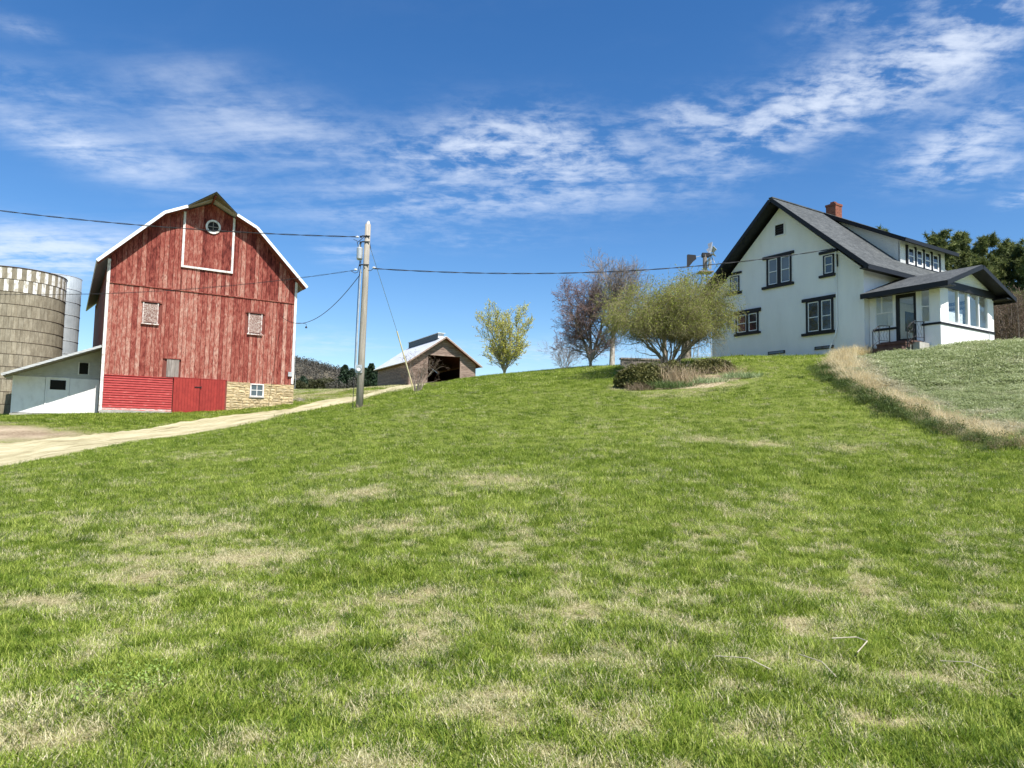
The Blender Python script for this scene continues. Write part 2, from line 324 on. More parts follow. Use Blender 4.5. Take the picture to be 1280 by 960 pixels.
# ------------------------------------------------------------------ terrain
CTRL = [[13.5, 36.5, 5.9], [-3.01, 3.0, 0.0], [-6.01, 6.0, 0.0], [-10.02, 10.0, -0.1], [-15.03, 15.0, 0.0], [-2.07, 3.4, 0.0], [-3.65, 6.0, 0.05], [-6.08, 10.0, 0.15], [-9.12, 15.0, 0.4], [-12.17, 20.0, 0.72], [-1.03, 3.4, 0.0], [-1.82, 6.0, 0.08], [-3.04, 10.0, 0.3], [-4.56, 15.0, 0.75], [-6.08, 20.0, 1.25], [-7.6, 25.0, 1.9], [0.0, 3.4, 0.0], [0.0, 6.0, 0.1], [0.0, 10.0, 0.5], [0.01, 15.0, 1.1], [0.01, 20.0, 1.8], [0.01, 25.0, 2.6], [0.01, 30.0, 3.5], [0.02, 35.0, 4.3], [0.02, 40.0, 5.0], [0.02, 46.0, 5.6], [1.0, 3.4, 0.0], [1.76, 6.0, 0.1], [2.94, 10.0, 0.55], [4.41, 15.0, 1.2], [5.88, 20.0, 2.1], [7.35, 25.0, 3.3], [8.52, 29.0, 4.4], [9.7, 33.0, 5.45], [2.98, 6.0, 0.12], [4.97, 10.0, 0.5], [7.46, 15.0, 1.25], [9.95, 20.0, 2.35], [12.43, 25.0, 3.8], [14.42, 29.0, 4.88], [2.34, 3.4, 0.0], [4.14, 6.0, 0.15], [6.89, 10.0, 0.5], [10.34, 15.0, 1.4], [3.89, 4.0, 0.1], [9.72, 10.0, 0.7], [14.58, 15.0, 2.2], [19.45, 20.0, 4.2], [25.28, 26.0, 5.7], [6.77, 50.0, 6.71], [3.38, 50.0, 6.41], [-2.18, 48.0, 5.62], [-4.34, 48.0, 5.25], [18.38, 30.2, 5.69], [22.23, 32.5, 6.2], [22.51, 31.0, 6.12], [17.74, 24.5, 3.78], [15.52, 24.5, 3.73], [15.59, 27.0, 4.69], [13.78, 20.0, 2.46], [11.94, 22.0, 2.98], [-13.06, 14.0, 0.03], [-13.84, 16.8, 0.18], [-14.28, 20.0, 0.44], [-14.41, 23.0, 0.69], [-14.35, 26.5, 1.08], [-13.21, 29.5, 1.4], [-12.02, 33.5, 2.0], [-11.59, 37.0, 2.49], [-9.67, 43.0, 3.39], [-7.77, 53.0, 4.85], [-7.12, 63.0, 6.14], [-23.49, 25.0, 0.6], [-21.94, 26.5, 0.75], [-20.42, 28.5, 0.94], [-19.97, 32.0, 1.27], [-18.05, 35.0, 1.63], [-17.29, 38.5, 2.16], [-16.6, 41.5, 2.53], [-13.92, 45.0, 3.14], [-12.02, 55.0, 4.52], [-11.2, 62.0, 5.57], [-9.83, 68.0, 6.39], [-23.96, 41.3, 2.47], [-14.55, 47.2, 3.49], [-18.16, 45.0, 2.86], [-27.32, 38.9, 2.19], [-6.44, 30.0, 2.69], [-30.47, 100.0, 7.64], [-23.59, 110.0, 8.56], [-21.66, 80.0, 6.21], [-18.26, 60.0, 4.68], [-4.93, 66.0, 6.56], [16.5, 33, 5.8], [11.5, 40.8, 5.95], [24, 40, 6.0], [30, 30, 6.0], [35, 45, 6.3], [10, 60, 6.9], [0, 60, 6.4], [25, 70, 7.2], [-35, 52, 2.4], [-50, 40, 1.6], [-60, 80, 5], [-35, 75, 5.0], [-5, 110, 8.0], [40, 110, 8.3], [-80, 150, 9], [0, 200, 9], [150, 150, 9], [0, -20, -1.2], [-30, -20, -2], [30, -20, -1], [60, 20, 5], [-60, 20, -1], [0, -150, -4], [-150, 0, -3], [150, 0, 6], [60, 60, 7], [0, 600, 10], [-400, 400, 10], [400, 400, 10], [-400, -400, -6], [400, -400, -3], [0, -600, -6]]
NEAR_EDGE = [[-13.06, 14.0, 0.03], [-13.84, 16.8, 0.18], [-14.28, 20.0, 0.44], [-14.41, 23.0, 0.69], [-14.35, 26.5, 1.08], [-13.21, 29.5, 1.4], [-12.02, 33.5, 2.0], [-11.59, 37.0, 2.49], [-9.67, 43.0, 3.39], [-7.77, 53.0, 4.85], [-7.12, 63.0, 6.14]]
FAR_EDGE = [[-23.49, 25.0, 0.6], [-21.94, 26.5, 0.75], [-20.42, 28.5, 0.94], [-19.97, 32.0, 1.27], [-18.05, 35.0, 1.63], [-17.29, 38.5, 2.16], [-16.6, 41.5, 2.53], [-13.92, 45.0, 3.14], [-12.02, 55.0, 4.52], [-11.2, 62.0, 5.57], [-9.83, 68.0, 6.39]]

_C = np.array(CTRL)
def _fit():
    n = len(_C); D = np.hypot(_C[:, None, 0] - _C[None, :, 0], _C[:, None, 1] - _C[None, :, 1]); K = np.sqrt(D * D + 9.)
    A_ = np.zeros((n + 1, n + 1)); A_[:n, :n] = K - .15 * np.eye(n); A_[:n, n] = 1; A_[n, :n] = 1
    return np.linalg.solve(A_, np.r_[_C[:, 2], 0])
_W = _fit()
def Hb(x, y):
    x = np.asarray(x, float); y = np.asarray(y, float); s = np.full(np.broadcast(x, y).shape, _W[-1])
    for w, c in zip(_W[:-1], _C): s = s + w * np.sqrt((x - c[0]) ** 2 + (y - c[1]) ** 2 + 9.)
    return s
def _h(i, j, k): 
    v = np.sin(i * 127.1 + j * 311.7 + k * 74.7) * 43758.5453
    return v - np.floor(v)
def vnoise(x, y, seed=0):
    i = np.floor(x); j = np.floor(y); u = x - i; v = y - j; u = u * u * (3 - 2 * u); v = v * v * (3 - 2 * v)
    return (_h(i, j, seed) * (1 - u) + _h(i + 1, j, seed) * u) * (1 - v) + (_h(i, j + 1, seed) * (1 - u) + _h(i + 1, j + 1, seed) * u) * v
def fbm(x, y, seed=0, o=4):
    s = 0; a = .5; t = 0
    for k in range(o): s = s + a * vnoise(x * 2 ** k, y * 2 ** k, seed + k * 7); t += a; a *= .55
    return s / t
NE = np.array(NEAR_EDGE); FE = np.array(FAR_EDGE)
def resample(P, n):
    d = np.r_[0, np.cumsum(np.linalg.norm(np.diff(P[:, :2], axis=0), axis=1))]; t = np.linspace(0, d[-1], n)
    # smooth polyline
    Q = np.stack([np.interp(t, d, P[:, k]) for k in range(3)], 1)
    w = max(1, n // 40); ker = np.ones(2 * w + 1) / (2 * w + 1)
    for k in range(3):
        e = np.r_[np.full(w, Q[0, k]), Q[:, k], np.full(w, Q[-1, k])]; e[:w] += (Q[0, k] - Q[w:0:-1, k]); e[-w:] += (Q[-1, k] - Q[-2:-w - 2:-1, k])
        Q[:, k] = np.convolve(e, ker, 'valid')
    return Q
NRD = 260
RN = resample(NE, NRD); RF = resample(FE, NRD)
RPOLY = np.concatenate([RN[:, :2], RF[::-1, :2]])
def inpoly(x, y, P):
    x = np.asarray(x); r = np.zeros(x.shape, bool); n = len(P); j = n - 1
    for i in range(n):
        xi, yi = P[i]; xj, yj = P[j]
        if yi != yj: r ^= ((yi > y) != (yj > y)) & (x < (xj - xi) * (y - yi) / (yj - yi) + xi)
        j = i
    return r
def H(x, y):
    x = np.asarray(x, float); y = np.asarray(y, float)
    r = np.hypot(x, y); b = (fbm(x * .9, y * .9, 3) - .5) * .10 + (fbm(x * 3.1, y * 3.1, 9, 3) - .5) * .045
    return Hb(x, y) + b * np.clip(1.3 - r / 60, 0.1, 1)
def h1(x, y): return float(H(np.array([x]), np.array([y]))[0])
STRIP = np.array([(16.5, 33.2), (14.3, 31.2), (13.1, 28.6), (12.2, 26.1), (11.75, 23.4), (11.6, 21.7), (11.55, 19.6), (11.5, 17.8), (11.3, 15.4), (11.0, 12.0), (10.5, 8.0), (10, 2), (10, -20)])
def strip_x(y): return np.interp(y, STRIP[::-1, 1], STRIP[::-1, 0])
DRY = [(-1.4, 5.5, .35, .2), (-.6, 5.5, .25, .5), (-.1, 4.3, .45, .25), (1.5, 5.8, .5, .22), (1.85, 5.0, .5, .2), (-4.3, 9.6, 1.0, .3), (-4.2, 8.2, .8, .25), (-3.7, 7.4, .6, .25), (-4.0, 6.3, .6, .25), (-3.0, 8.1, .9, .6),
       (-2.5, 12.1, .9, .5), (2.5, 5.8, .35, .22), (2.8, 7.0, .35, .25), (3.4, 6.9, .4, .25), (7.6, 16.5, .9, .6), (4.8, 17.6, 1.0, .6), (6.0, 17.0, 1.1, .5), (-.3, 12.9, 1.0, .6), (1.4, 4.0, .35, .15), (2.0, 4.2, .45, .18), (-1.4, 3.9, .25, .12),
       (-2.4, 3.7, .4, .2), (-1.5, 9.6, .8, .5), (2.8, 4.7, .4, .2), (-4.7, 10.7, .8, .4), (.4, 6.1, .5, .3), (-.9, 6.6, .5, .3), (6.3, 25.4, 1.4, .7), (8.0, 26.2, 1.0, .6), (5.2, 25.6, .9, .6), (11.0, 23.0, .35, .5), (10.9, 20.9, .4, .7), (0.3, 5.2, .3, .4)]
def dryness(x, y):
    r = np.hypot(x, y); s = np.clip(r / 9, .6, 3)
    d = .45 * fbm(x * 1.1 / s ** .5, y * 1.6 / s ** .5, 21, 5) + .55 * fbm(x * 4.2, y * 4.8, 5, 3)
    band = .10 * np.exp(-((y - 7.5 + .25 * x) / 5.5) ** 2) - .04 * np.clip((y - 18) / 12, 0, 1)
    v = np.clip((d + band - .585) * 3.4, 0, .50)
    wx = (fbm(x * 2.5, y * 2.5, 44, 3) - .5) * .8; wy = (fbm(x * 2.5, y * 2.5, 66, 3) - .5) * .6
    for cx, cy, a, b in DRY:
        g = np.exp(-(((x + wx - cx) / (a * .85)) ** 2 + ((y + wy - cy) / (b * 1.05)) ** 2)); v = np.maximum(v, g * (.25 + 1.1 * fbm(x * 3, y * 3, 13, 3)) * np.where(y > 14, .62, .9))
    return np.clip(v, 0, 1)
def fieldm(x, y):  # hay field right of the dry grass strip
    return np.clip((x - strip_x(y) - .2) / .8, 0, 1) * (y < 32.5) * (y > -30)
def dirtm(x, y):
    a = np.exp(-(((x + 23.5) / 4.5) ** 2 + ((y - 31.5) / 3.2) ** 2)) * 1.7
    a = a + 1.3 * np.exp(-(((x + 30) / 5) ** 2 + ((y - 33) / 4.5) ** 2))
    return np.clip(a * (.4 + 1.1 * fbm(x * .8, y * .8, 31, 4)) - .25, 0, 1)

rads = np.r_[0.4 * 1.018 ** np.arange(0, 470)]; rads = rads[rads < 1700]
ang = np.concatenate([np.arange(-48, 48, .28), np.arange(48, 312, 3.0)]); ang = np.radians(ang)
RR, AA = np.meshgrid(rads, ang, indexing='ij')
GX = RR * np.sin(AA); GY = RR * np.cos(AA); GZ = H(GX, GY)
inroad = inpoly(GX.ravel(), GY.ravel(), RPOLY).reshape(GX.shape)
GZ = GZ - .05 * inroad
nr, na = GX.shape
V = np.stack([GX.ravel(), GY.ravel(), GZ.ravel()], 1); V = np.concatenate([V, [[0, 0, h1(0, 0)]]])
I = np.arange(nr * na).reshape(nr, na); J = np.roll(I, -1, 1)
F = np.stack([I[:-1].ravel(), I[1:].ravel(), J[1:].ravel(), J[:-1].ravel()], 1)
def ground_mat():
    mt = bpy.data.materials.new('ground_turf'); mt.use_nodes = True; mt.node_tree.nodes.clear(); t = NT(mt.node_tree)
    p = t.n('ShaderNodeNewGeometry').outputs['Position']
    at = t.n('ShaderNodeAttribute', None, attribute_name='zone'); sp = t.n('ShaderNodeSeparateColor', {0: at.outputs['Color']})
    f = t.noise(p, 9, 5, .7); f2 = t.noise(p, 45, 4, .7); f3 = t.noise(p, .5, 4)
    g = t.ramp(t.math('MULTIPLY_ADD', f, .5, t.math('MULTIPLY', f2, .5)), [(.35, (.06, .08, .016)), (.5, (.14, .17, .035)), (.66, (.25, .27, .085))])
    dry = t.ramp(f2, [(.35, (.12, .10, .045)), (.5, (.28, .24, .12)), (.65, (.46, .41, .25))])
    dirt = t.ramp(t.math('MULTIPLY_ADD', f, .5, t.math('MULTIPLY', f3, .5)), [(.35, (.17, .12, .075)), (.5, (.34, .27, .18)), (.65, (.48, .40, .28))])
    fld = t.ramp(t.math('MULTIPLY_ADD', f, .5, t.math('MULTIPLY', f2, .5)), [(.35, (.07, .10, .035)), (.5, (.15, .20, .08)), (.66, (.28, .32, .17))])
    c = t.mix(sp.outputs[2], g, fld)
    c = t.mix(t.smooth(t.math('MULTIPLY_ADD', f, .5, sp.outputs[0]), .35, 1.0), c, dry)
    c = t.mix(sp.outputs[1], c, dirt)
    b = t.n('ShaderNodeBsdfPrincipled', {'Base Color': c, 'Roughness': .95, 'Specular IOR Level': .1})
    bn = t.n('ShaderNodeBump', {'Height': t.math('MULTIPLY_ADD', f, .6, f2), 'Strength': .7, 'Distance': .03}); t.nt.links.new(bn.outputs[0], b.inputs['Normal'])
    t.n('ShaderNodeOutputMaterial', {0: b.outputs[0]}); return mt
def zone_attr(o, x, y):
    bank = np.exp(-(((x + 18) / 8) ** 2 + ((y - 58) / 14) ** 2))
    z = np.stack([np.clip(dryness(x, y) * (np.hypot(x, y) < 45) + .9 * bank * (fbm(x * .35, y * .35, 17, 4) > .42), 0, 1), dirtm(x, y), fieldm(x, y), np.ones(len(x))], 1).astype(np.float32)
    a = o.data.attributes.new('zone', 'FLOAT_COLOR', 'POINT'); a.data.foreach_set('color', z.ravel())
M['ground'] = ground_mat()
gr = rawmesh('ground', V, F, M['ground'], smooth=True)
zone_attr(gr, V[:, 0], V[:, 1])
tag(gr, kind='structure', label='rising ground of mown turf and hay field under the farm')

# gravel drive
NC = 22; t_ = np.linspace(0, 1, NC)
edge_n = (fbm(np.arange(NRD) * .35, np.zeros(NRD), 2, 4) - .5) * .9; edge_f = (fbm(np.arange(NRD) * .35, np.ones(NRD) * 9, 2, 4) - .5) * 1.6
ux = RF[:, :2] - RN[:, :2]; uL = np.linalg.norm(ux, axis=1)[:, None]; ux = ux / uL
A0 = RN[:, :2] - ux * edge_n[:, None] * np.clip(uL / 6, .3, 1); A1 = RF[:, :2] + ux * edge_f[:, None] * np.clip(uL / 6, .2, 1)
PX = A0[:, None, 0] * (1 - t_) + A1[:, None, 0] * t_; PY = A0[:, None, 1] * (1 - t_) + A1[:, None, 1] * t_
rut = -.02 * (np.exp(-((t_ - .3) / .07) ** 2) + np.exp(-((t_ - .68) / .07) ** 2)) + .02 * np.sin(t_ * math.pi)
PZ = H(PX, PY) + .012 + rut[None, :] - .045 * ((t_ < .01) | (t_ > .99))[None, :]
VR = np.stack([PX.ravel(), PY.ravel(), PZ.ravel()], 1); I = np.arange(NRD * NC).reshape(NRD, NC)
FR = np.stack([I[:-1, :-1].ravel(), I[:-1, 1:].ravel(), I[1:, 1:].ravel(), I[1:, :-1].ravel()], 1)
def gravel_mat():
    mt = bpy.data.materials.new('gravel'); mt.use_nodes = True; mt.node_tree.nodes.clear(); t = NT(mt.node_tree)
    p = t.n('ShaderNodeNewGeometry').outputs['Position']
    mpn = t.n('ShaderNodeMapping', {0: t.n('ShaderNodeAttribute', None, attribute_name='track').outputs['Vector']}); mpn.inputs['Scale'].default_value = (7.5, .10, 1)
    lanes = t.noise(mpn.outputs[0], 2.2, 5, .6, .4); f = t.noise(p, 22, 5, .75); f3 = t.noise(p, .7, 4)
    c = t.ramp(t.math('MULTIPLY_ADD', lanes, .5, t.math('MULTIPLY_ADD', f, .25, t.math('MULTIPLY', f3, .25))), [(.38, (.22, .185, .10)), (.48, (.39, .345, .20)), (.58, (.52, .47, .30))])
    b = t.n('ShaderNodeBsdfPrincipled', {'Base Color': c, 'Roughness': .95, 'Specular IOR Level': .1})
    bn = t.n('ShaderNodeBump', {'Height': f, 'Strength': .6, 'Distance': .03}); t.nt.links.new(bn.outputs[0], b.inputs['Normal'])
    t.n('ShaderNodeOutputMaterial', {0: b.outputs[0]}); return mt
road = rawmesh('gravel_drive', VR, FR[:, ::-1], gravel_mat(), smooth=True)
tv = np.stack([np.tile(t_, NRD), np.repeat(np.arange(NRD) * .25, NC), np.zeros(NRD * NC)], 1).astype(np.float32)
ta = road.data.attributes.new('track', 'FLOAT_VECTOR', 'POINT'); ta.data.foreach_set('vector', tv.ravel())
tag(road, kind='structure', label='pale gravel drive climbing past the barn')

# far hill
hx = np.linspace(-420, 60, 90); hy = np.linspace(260, 760, 50); HX, HY = np.meshgrid(hx, hy, indexing='ij')
def hill_h(x, y):
    u = x / np.maximum(y, 1); cr = np.interp(u, [-.85, -.62, -.5, -.38, -.30, -.25, -.20, -.12, -.03, .1], [6, 9, 26, 37, 38, 33, 28, 20, 9, 1])
    s = np.clip((y - 270) / 170, 0, 1); s = s * s * (3 - 2 * s); return 7 + (cr * (y / 430) * .95) * s + (fbm(x / 60, y / 60, 4) - .5) * 8 * s
HZ = hill_h(HX, HY); I = np.arange(HX.size).reshape(HX.shape)
hill = rawmesh('hill', np.stack([HX.ravel(), HY.ravel(), HZ.ravel()], 1), np.stack([I[:-1, :-1].ravel(), I[1:, :-1].ravel(), I[1:, 1:].ravel(), I[:-1, 1:].ravel()], 1),
               material('hill_floor', [(.3, (.07, .06, .04)), (.7, (.13, .11, .07))], nscale=.05, coord='World'), smooth=True)
tag(hill, kind='structure', label='far wooded ridge behind the barn')

# ------------------------------------------------------------------ instanced ground cover
def cover(name, x, y, z, tilt, scale, variant, dry, protos, label, kind='stuff'):
    """points mesh + geometry nodes instancing one of the prototype tufts at each point"""
    n = len(x); me = bpy.data.meshes.new(name); me.vertices.add(n)
    me.vertices.foreach_set('co', np.stack([x, y, z], 1).astype(np.float32).ravel())
    rng = np.random.default_rng(len(name)); rot = np.stack([tilt * np.cos(rng.random(n) * 6.28), tilt * np.sin(rng.random(n) * 6.28), rng.random(n) * 6.283], 1).astype(np.float32)
    a = me.attributes.new('rot', 'FLOAT_VECTOR', 'POINT'); a.data.foreach_set('vector', rot.ravel())
    a = me.attributes.new('scl', 'FLOAT', 'POINT'); a.data.foreach_set('value', scale.astype(np.float32))
    a = me.attributes.new('dry', 'FLOAT', 'POINT'); a.data.foreach_set('value', dry.astype(np.float32))
    a = me.attributes.new('idx', 'INT', 'POINT'); a.data.foreach_set('value', variant.astype(np.int32))
    me.update(); o = bpy.data.objects.new(name, me); COL.objects.link(o)
    c = bpy.data.collections.new(name + '_tufts')
    for k, (pv, pf, pm) in enumerate(protos):
        pme = bpy.data.meshes.new('%s_tuft_%02d' % (name, k)); pme.from_pydata(pv.tolist(), [], pf.tolist()); pme.materials.append(pm); pme.update()
        c.objects.link(bpy.data.objects.new('%s_tuft_%02d' % (name, k), pme))
    ng = bpy.data.node_groups.new(name + '_nodes', 'GeometryNodeTree')
    ng.interface.new_socket('Geometry', in_out='INPUT', socket_type='NodeSocketGeometry'); ng.interface.new_socket('Geometry', in_out='OUTPUT', socket_type='NodeSocketGeometry')
    N = ng.nodes; L = ng.links; gi = N.new('NodeGroupInput'); go = N.new('NodeGroupOutput')
    ci = N.new('GeometryNodeCollectionInfo'); ci.inputs['Collection'].default_value = c; ci.inputs['Separate Children'].default_value = True; ci.inputs['Reset Children'].default_value = True
    ip = N.new('GeometryNodeInstanceOnPoints'); ip.inputs['Pick Instance'].default_value = True
    def attr(nm, dt):
        q = N.new('GeometryNodeInputNamedAttribute'); q.data_type = dt; q.inputs['Name'].default_value = nm; return q.outputs['Attribute']
    L.new(gi.outputs[0], ip.inputs['Points']); L.new(ci.outputs[0], ip.inputs['Instance']); L.new(attr('idx', 'INT'), ip.inputs['Instance Index'])
    L.new(attr('rot', 'FLOAT_VECTOR'), ip.inputs['Rotation']); L.new(attr('scl', 'FLOAT'), ip.inputs['Scale'])
    L.new(ip.outputs[0], go.inputs[0])
    md = o.modifiers.new('cover', 'NODES'); md.node_group = ng
    tag(o, label=label, kind=kind); return o

def blades(rng, n, rad, hmin, hmax, w, lean, seg=2, curl=.5):
    """n curved tapering blades; returns verts, tris"""
    V = []; F = []
    for i in range(n):
        a = rng.random() * 6.283; r = rad * math.sqrt(rng.random()); bx, by = r * math.cos(a), r * math.sin(a)
        h = hmin + (hmax - hmin) * rng.random() ** 1.3; d = rng.random() * 6.283; le = lean * (.3 + rng.random()); wv = w * (.7 + .6 * rng.random())
        px, py = -math.sin(d + rng.normal() * .4) * wv / 2, math.cos(d) * wv / 2; s = len(V)
        for k in range(seg):
            t = k / seg; off = h * le * (t + curl * t * t); z = h * t * (1 - .25 * le * t)
            c = (bx + math.cos(d) * off, by + math.sin(d) * off, z - .01); q = 1 - .45 * t
            V += [(c[0] - px * q, c[1] - py * q, c[2]), (c[0] + px * q, c[1] + py * q, c[2])]
        off = h * le * (1 + curl); V.append((bx + math.cos(d) * off, by + math.sin(d) * off, h * (1 - .25 * le)))
        for k in range(seg - 1): F += [(s + 2 * k, s + 2 * k + 1, s + 2 * k + 3), (s + 2 * k, s + 2 * k + 3, s + 2 * k + 2)]
        e = s + 2 * (seg - 1); F.append((e, e + 1, e + 2))
    return np.array(V), np.array(F)

def grass_mat(name, g1, g2, g3, d1, d2):
    mt = bpy.data.materials.new(name); mt.use_nodes = True; mt.node_tree.nodes.clear(); t = NT(mt.node_tree)
    p = t.n('ShaderNodeNewGeometry').outputs['Position']; at = t.n('ShaderNodeAttribute', None, attribute_name='dry', attribute_type='INSTANCER').outputs['Fac']
    rnd = t.n('ShaderNodeObjectInfo').outputs['Random']; fine = t.noise(p, 60, 2, .6); big = t.noise(p, .45, 4, .6); med = t.noise(p, 3.0, 3, .6)
    g = t.ramp(t.math('MULTIPLY_ADD', big, .16, t.math('MULTIPLY_ADD', med, .16, t.math('MULTIPLY_ADD', fine, .40, t.math('MULTIPLY', rnd, .28)))), [(.34, g1), (.5, g2), (.64, g3)])
    d = t.ramp(fine, [(.35, d1), (.65, d2)])
    c = t.mix(t.smooth(t.math('MULTIPLY_ADD', t.math('SUBTRACT', fine, .5), 1.3, at), .36, .66), g, d)
    b = t.n('ShaderNodeBsdfPrincipled', {'Base Color': c, 'Roughness': .55, 'Specular IOR Level': .25}); tr = t.n('ShaderNodeBsdfTranslucent', {0: c})
    mx = t.n('ShaderNodeMixShader', {0: .40, 1: b.outputs[0], 2: tr.outputs[0]}); t.n('ShaderNodeOutputMaterial', {0: mx.outputs[0]}); return mt
M['grass'] = grass_mat('grass_blade', (.038, .090, .006), (.19, .275, .020), (.45, .51, .11), (.42, .37, .17), (.78, .72, .47))
M['fieldplant'] = grass_mat('field_plant', (.15, .20, .07), (.34, .39, .18), (.55, .59, .36), (.38, .36, .22), (.60, .57, .42))
rg = np.random.default_rng(7)
protos = []
for k in range(3): v, f = blades(rg, 26, .075, .022, .070, .0055, .95); protos.append((v, f, M['grass']))       # 0-2 near green
for k in range(2): v, f = blades(rg, 26, .085, .02, .06, .0038, 1.3); protos.append((v, f, M['grass']))          # 3-4 near flattened
for k in range(2): v, f = blades(rg, 30, .16, .04, .095, .0085, .9, 1); protos.append((v, f, M['grass']))        # 5-6 middle
for k in range(2): v, f = blades(rg, 34, .34, .045, .105, .017, .95, 1); protos.append((v, f, M['grass']))         # 7-8 far
for k in range(2): v, f = blades(rg, 42, .07, .06, .11, .005, .6); protos.append((v, f, M['grass']))            # 9-10 lush tall tuft

def scatter(y0, y1, dens, ulim=.98):
    area = ulim * (y1 ** 2 - y0 ** 2); n = int(area * dens)
    y = np.sqrt(rg.random(n) * (y1 ** 2 - y0 ** 2) + y0 ** 2); x = (rg.random(n) * 2 - 1) * ulim * y; return x, y
X = []; Y = []; K = []; S = []
for y0, y1, dens, kind in ((1.9, 5.5, 620, 0), (5.5, 9.5, 330, 0), (9.5, 17, 120, 1), (17, 31, 52, 1), (31, 56, 24, 2)):
    x, y = scatter(y0, y1, dens); X.append(x); Y.append(y); K.append(np.full(len(x), kind)); S.append(.75 + .6 * rg.random(len(x)))
X = np.concatenate(X); Y = np.concatenate(Y); K = np.concatenate(K); S = np.concatenate(S)
D = dryness(X, Y); FM = fieldm(X, Y); ok = ~inpoly(X, Y, RPOLY) & (FM < .3) & (dirtm(X, Y) < .35 * rg.random(len(X)) + .1)
bedd = ((X - 6.7) / 3.0) ** 2 + ((Y - 27.6) / 1.9) ** 2; ok &= (bedd > .9) | (rg.random(len(X)) < .35)
hl = (X - 16.49) * .845 + (Y - 33) * .534; hm = -(X - 16.49) * .534 + (Y - 33) * .845; ok &= ~((hl > -.1) & (hm > -3.4))
bl = (X + 23.97) * .845 + (Y - 41.3) * .534; bm_ = -(X + 23.97) * .534 + (Y - 41.3) * .845; ok &= ~((bl > -10) & (bl < 11.4) & (bm_ > -.1))
behind_road = (X < np.interp(Y, RN[:, 1], RN[:, 0])) & (Y > 14)
ok &= ~((D > .75) & (rg.random(len(X)) < .25))
D = np.maximum(D, .75 * (bedd < .95)); X, Y, K, S, D = X[ok], Y[ok], K[ok], S[ok], D[ok]
r_ = rg.random(len(X)); lush = (fbm(X * 1.6, Y * 1.6, 77, 3) > .60) & (D < .25)
var = np.where(K == 0, np.where(D > .30 + .4 * r_, 3 + (r_ * 97 % 2).astype(int), (r_ * 89 % 3).astype(int)), np.where(K == 1, 5, 7) + (r_ * 53 % 2).astype(int))
var = np.where((K == 0) & lush & (r_ < .22), 9 + (r_ * 71 % 2).astype(int), var)
hs = .72 + .45 * fbm(X * .8, Y * .8, 55, 3); S = S * hs * np.where(D > .4, .8, 1.0)
D = np.clip(D * 1.1 + (rg.random(len(D)) - .5) * .85 * (D > .04) + .6 * (rg.random(len(D)) < .035), 0, 1)
cover('lawn_grass', X, Y, H(X, Y), rg.random(len(X)) * .25, S, var, D, protos, 'patchy green and straw coloured lawn grass over the slope')
print('lawn tufts', len(X))

# ------------------------------------------------------------------ barn
RZ = R(32.3)
rnd = random.Random(3)
barn = empty('barn', (-23.97, 41.3, 2.6), RZ, 'big weathered red gambrel roofed barn with white trim beside the gravel drive', 'barn')
BW = 11.05; BL = 20.0; BC = 5.47
def roof_z(x, y=None):
    d = abs(x - BC); return 13.50 - .50 * d if d < 2.7 else 12.15 - 1.05 * (d - 2.7)
def wall_top(x): return roof_z(x) - .10
def xwall(name, mat, par, poly_yz, x0, x1): return MB().prism(poly_yz, lambda u, v, w: (w, u, v), x0, x1).build(name, mat, par)
box('side_wall', M['darkboard'], barn, 0.02, .14, .16, BL, -.8, wall_top(0) - .1)
box('side_wall', M['darkboard'], barn, BW - .14, BW - .02, .16, BL, -.8, wall_top(BW) - .1)
prof = [(0, -.8), (BW, -.8), (BW, wall_top(BW)), (BC + 2.7, 12.0), (BC, 13.35), (BC - 2.7, 12.0), (0, wall_top(0))]
MB().prism(prof, lambda u, v, w: (u, w, v), BL - .1, BL).build('back_wall', M['darkboard'], barn)
MB().prism([(u, min(v, 14)) if v > 0 else (u, -.8) for u, v in prof], lambda u, v, w: (u, w, v), .05, .15).build('wall_backing', M['darkboard'], barn)
# vertical boards: lower tier and upper tier
HOLES = [(1.93, 2.79, 5.40, 6.68), (8.04, 8.90, 5.34, 6.68), (3.40, 4.10, 2.1, 3.34)]
def board(x0, x1, za, zb0, zb1, y0, par=barn, mat=None):
    """board with a sloping top: height zb0 at x0, zb1 at x1"""
    g = .012
    return MB().prism([(x0 + g, za), (x1 - g, za), (x1 - g, zb1), (x0 + g, zb0)], lambda u, v, w: (u, w, v), y0, .05).build('board', mat or M['board'], par)
xs = [.12]
while xs[-1] < BW - .25: xs.append(xs[-1] + rnd.choice([.20, .23, .25, .25, .28, .30]))
xs[-1] = BW - .12
for a, b in zip(xs[:-1], xs[1:]):
    cuts = [(2.16 - rnd.random() * .10, 7.63)]
    for hx0, hx1, hz0, hz1 in HOLES:
        if a < hx1 - .02 and b > hx0 + .02:
            z0_, z1_ = cuts[-1]; cuts = [(z0_, hz0), (hz1, z1_)] if hz0 > z0_ + .1 else [(hz1, z1_)]
    for z0_, z1_ in cuts: board(a, b, z0_, z1_, z1_, -rnd.random() * .018)
xs2 = [.12]
while xs2[-1] < BW - .25: xs2.append(xs2[-1] + rnd.choice([.20, .23, .25, .25, .28, .30]))
xs2[-1] = BW - .12
HD0, HD1, HDZ = 3.92, 6.90, 9.22
seg = []
for a, b in zip(xs2[:-1], xs2[1:]):
    za = 7.66
    if a < HD1 and b > HD0:
        for p0, p1 in ((a, min(b, HD0 - .0)), (max(a, HD1), b)):
            if p1 - p0 > .04: seg.append((p0, p1, za, None))
        seg.append((max(a, HD0), min(b, HD1), za, HDZ - .12))
    else: seg.append((a, b, za, None))
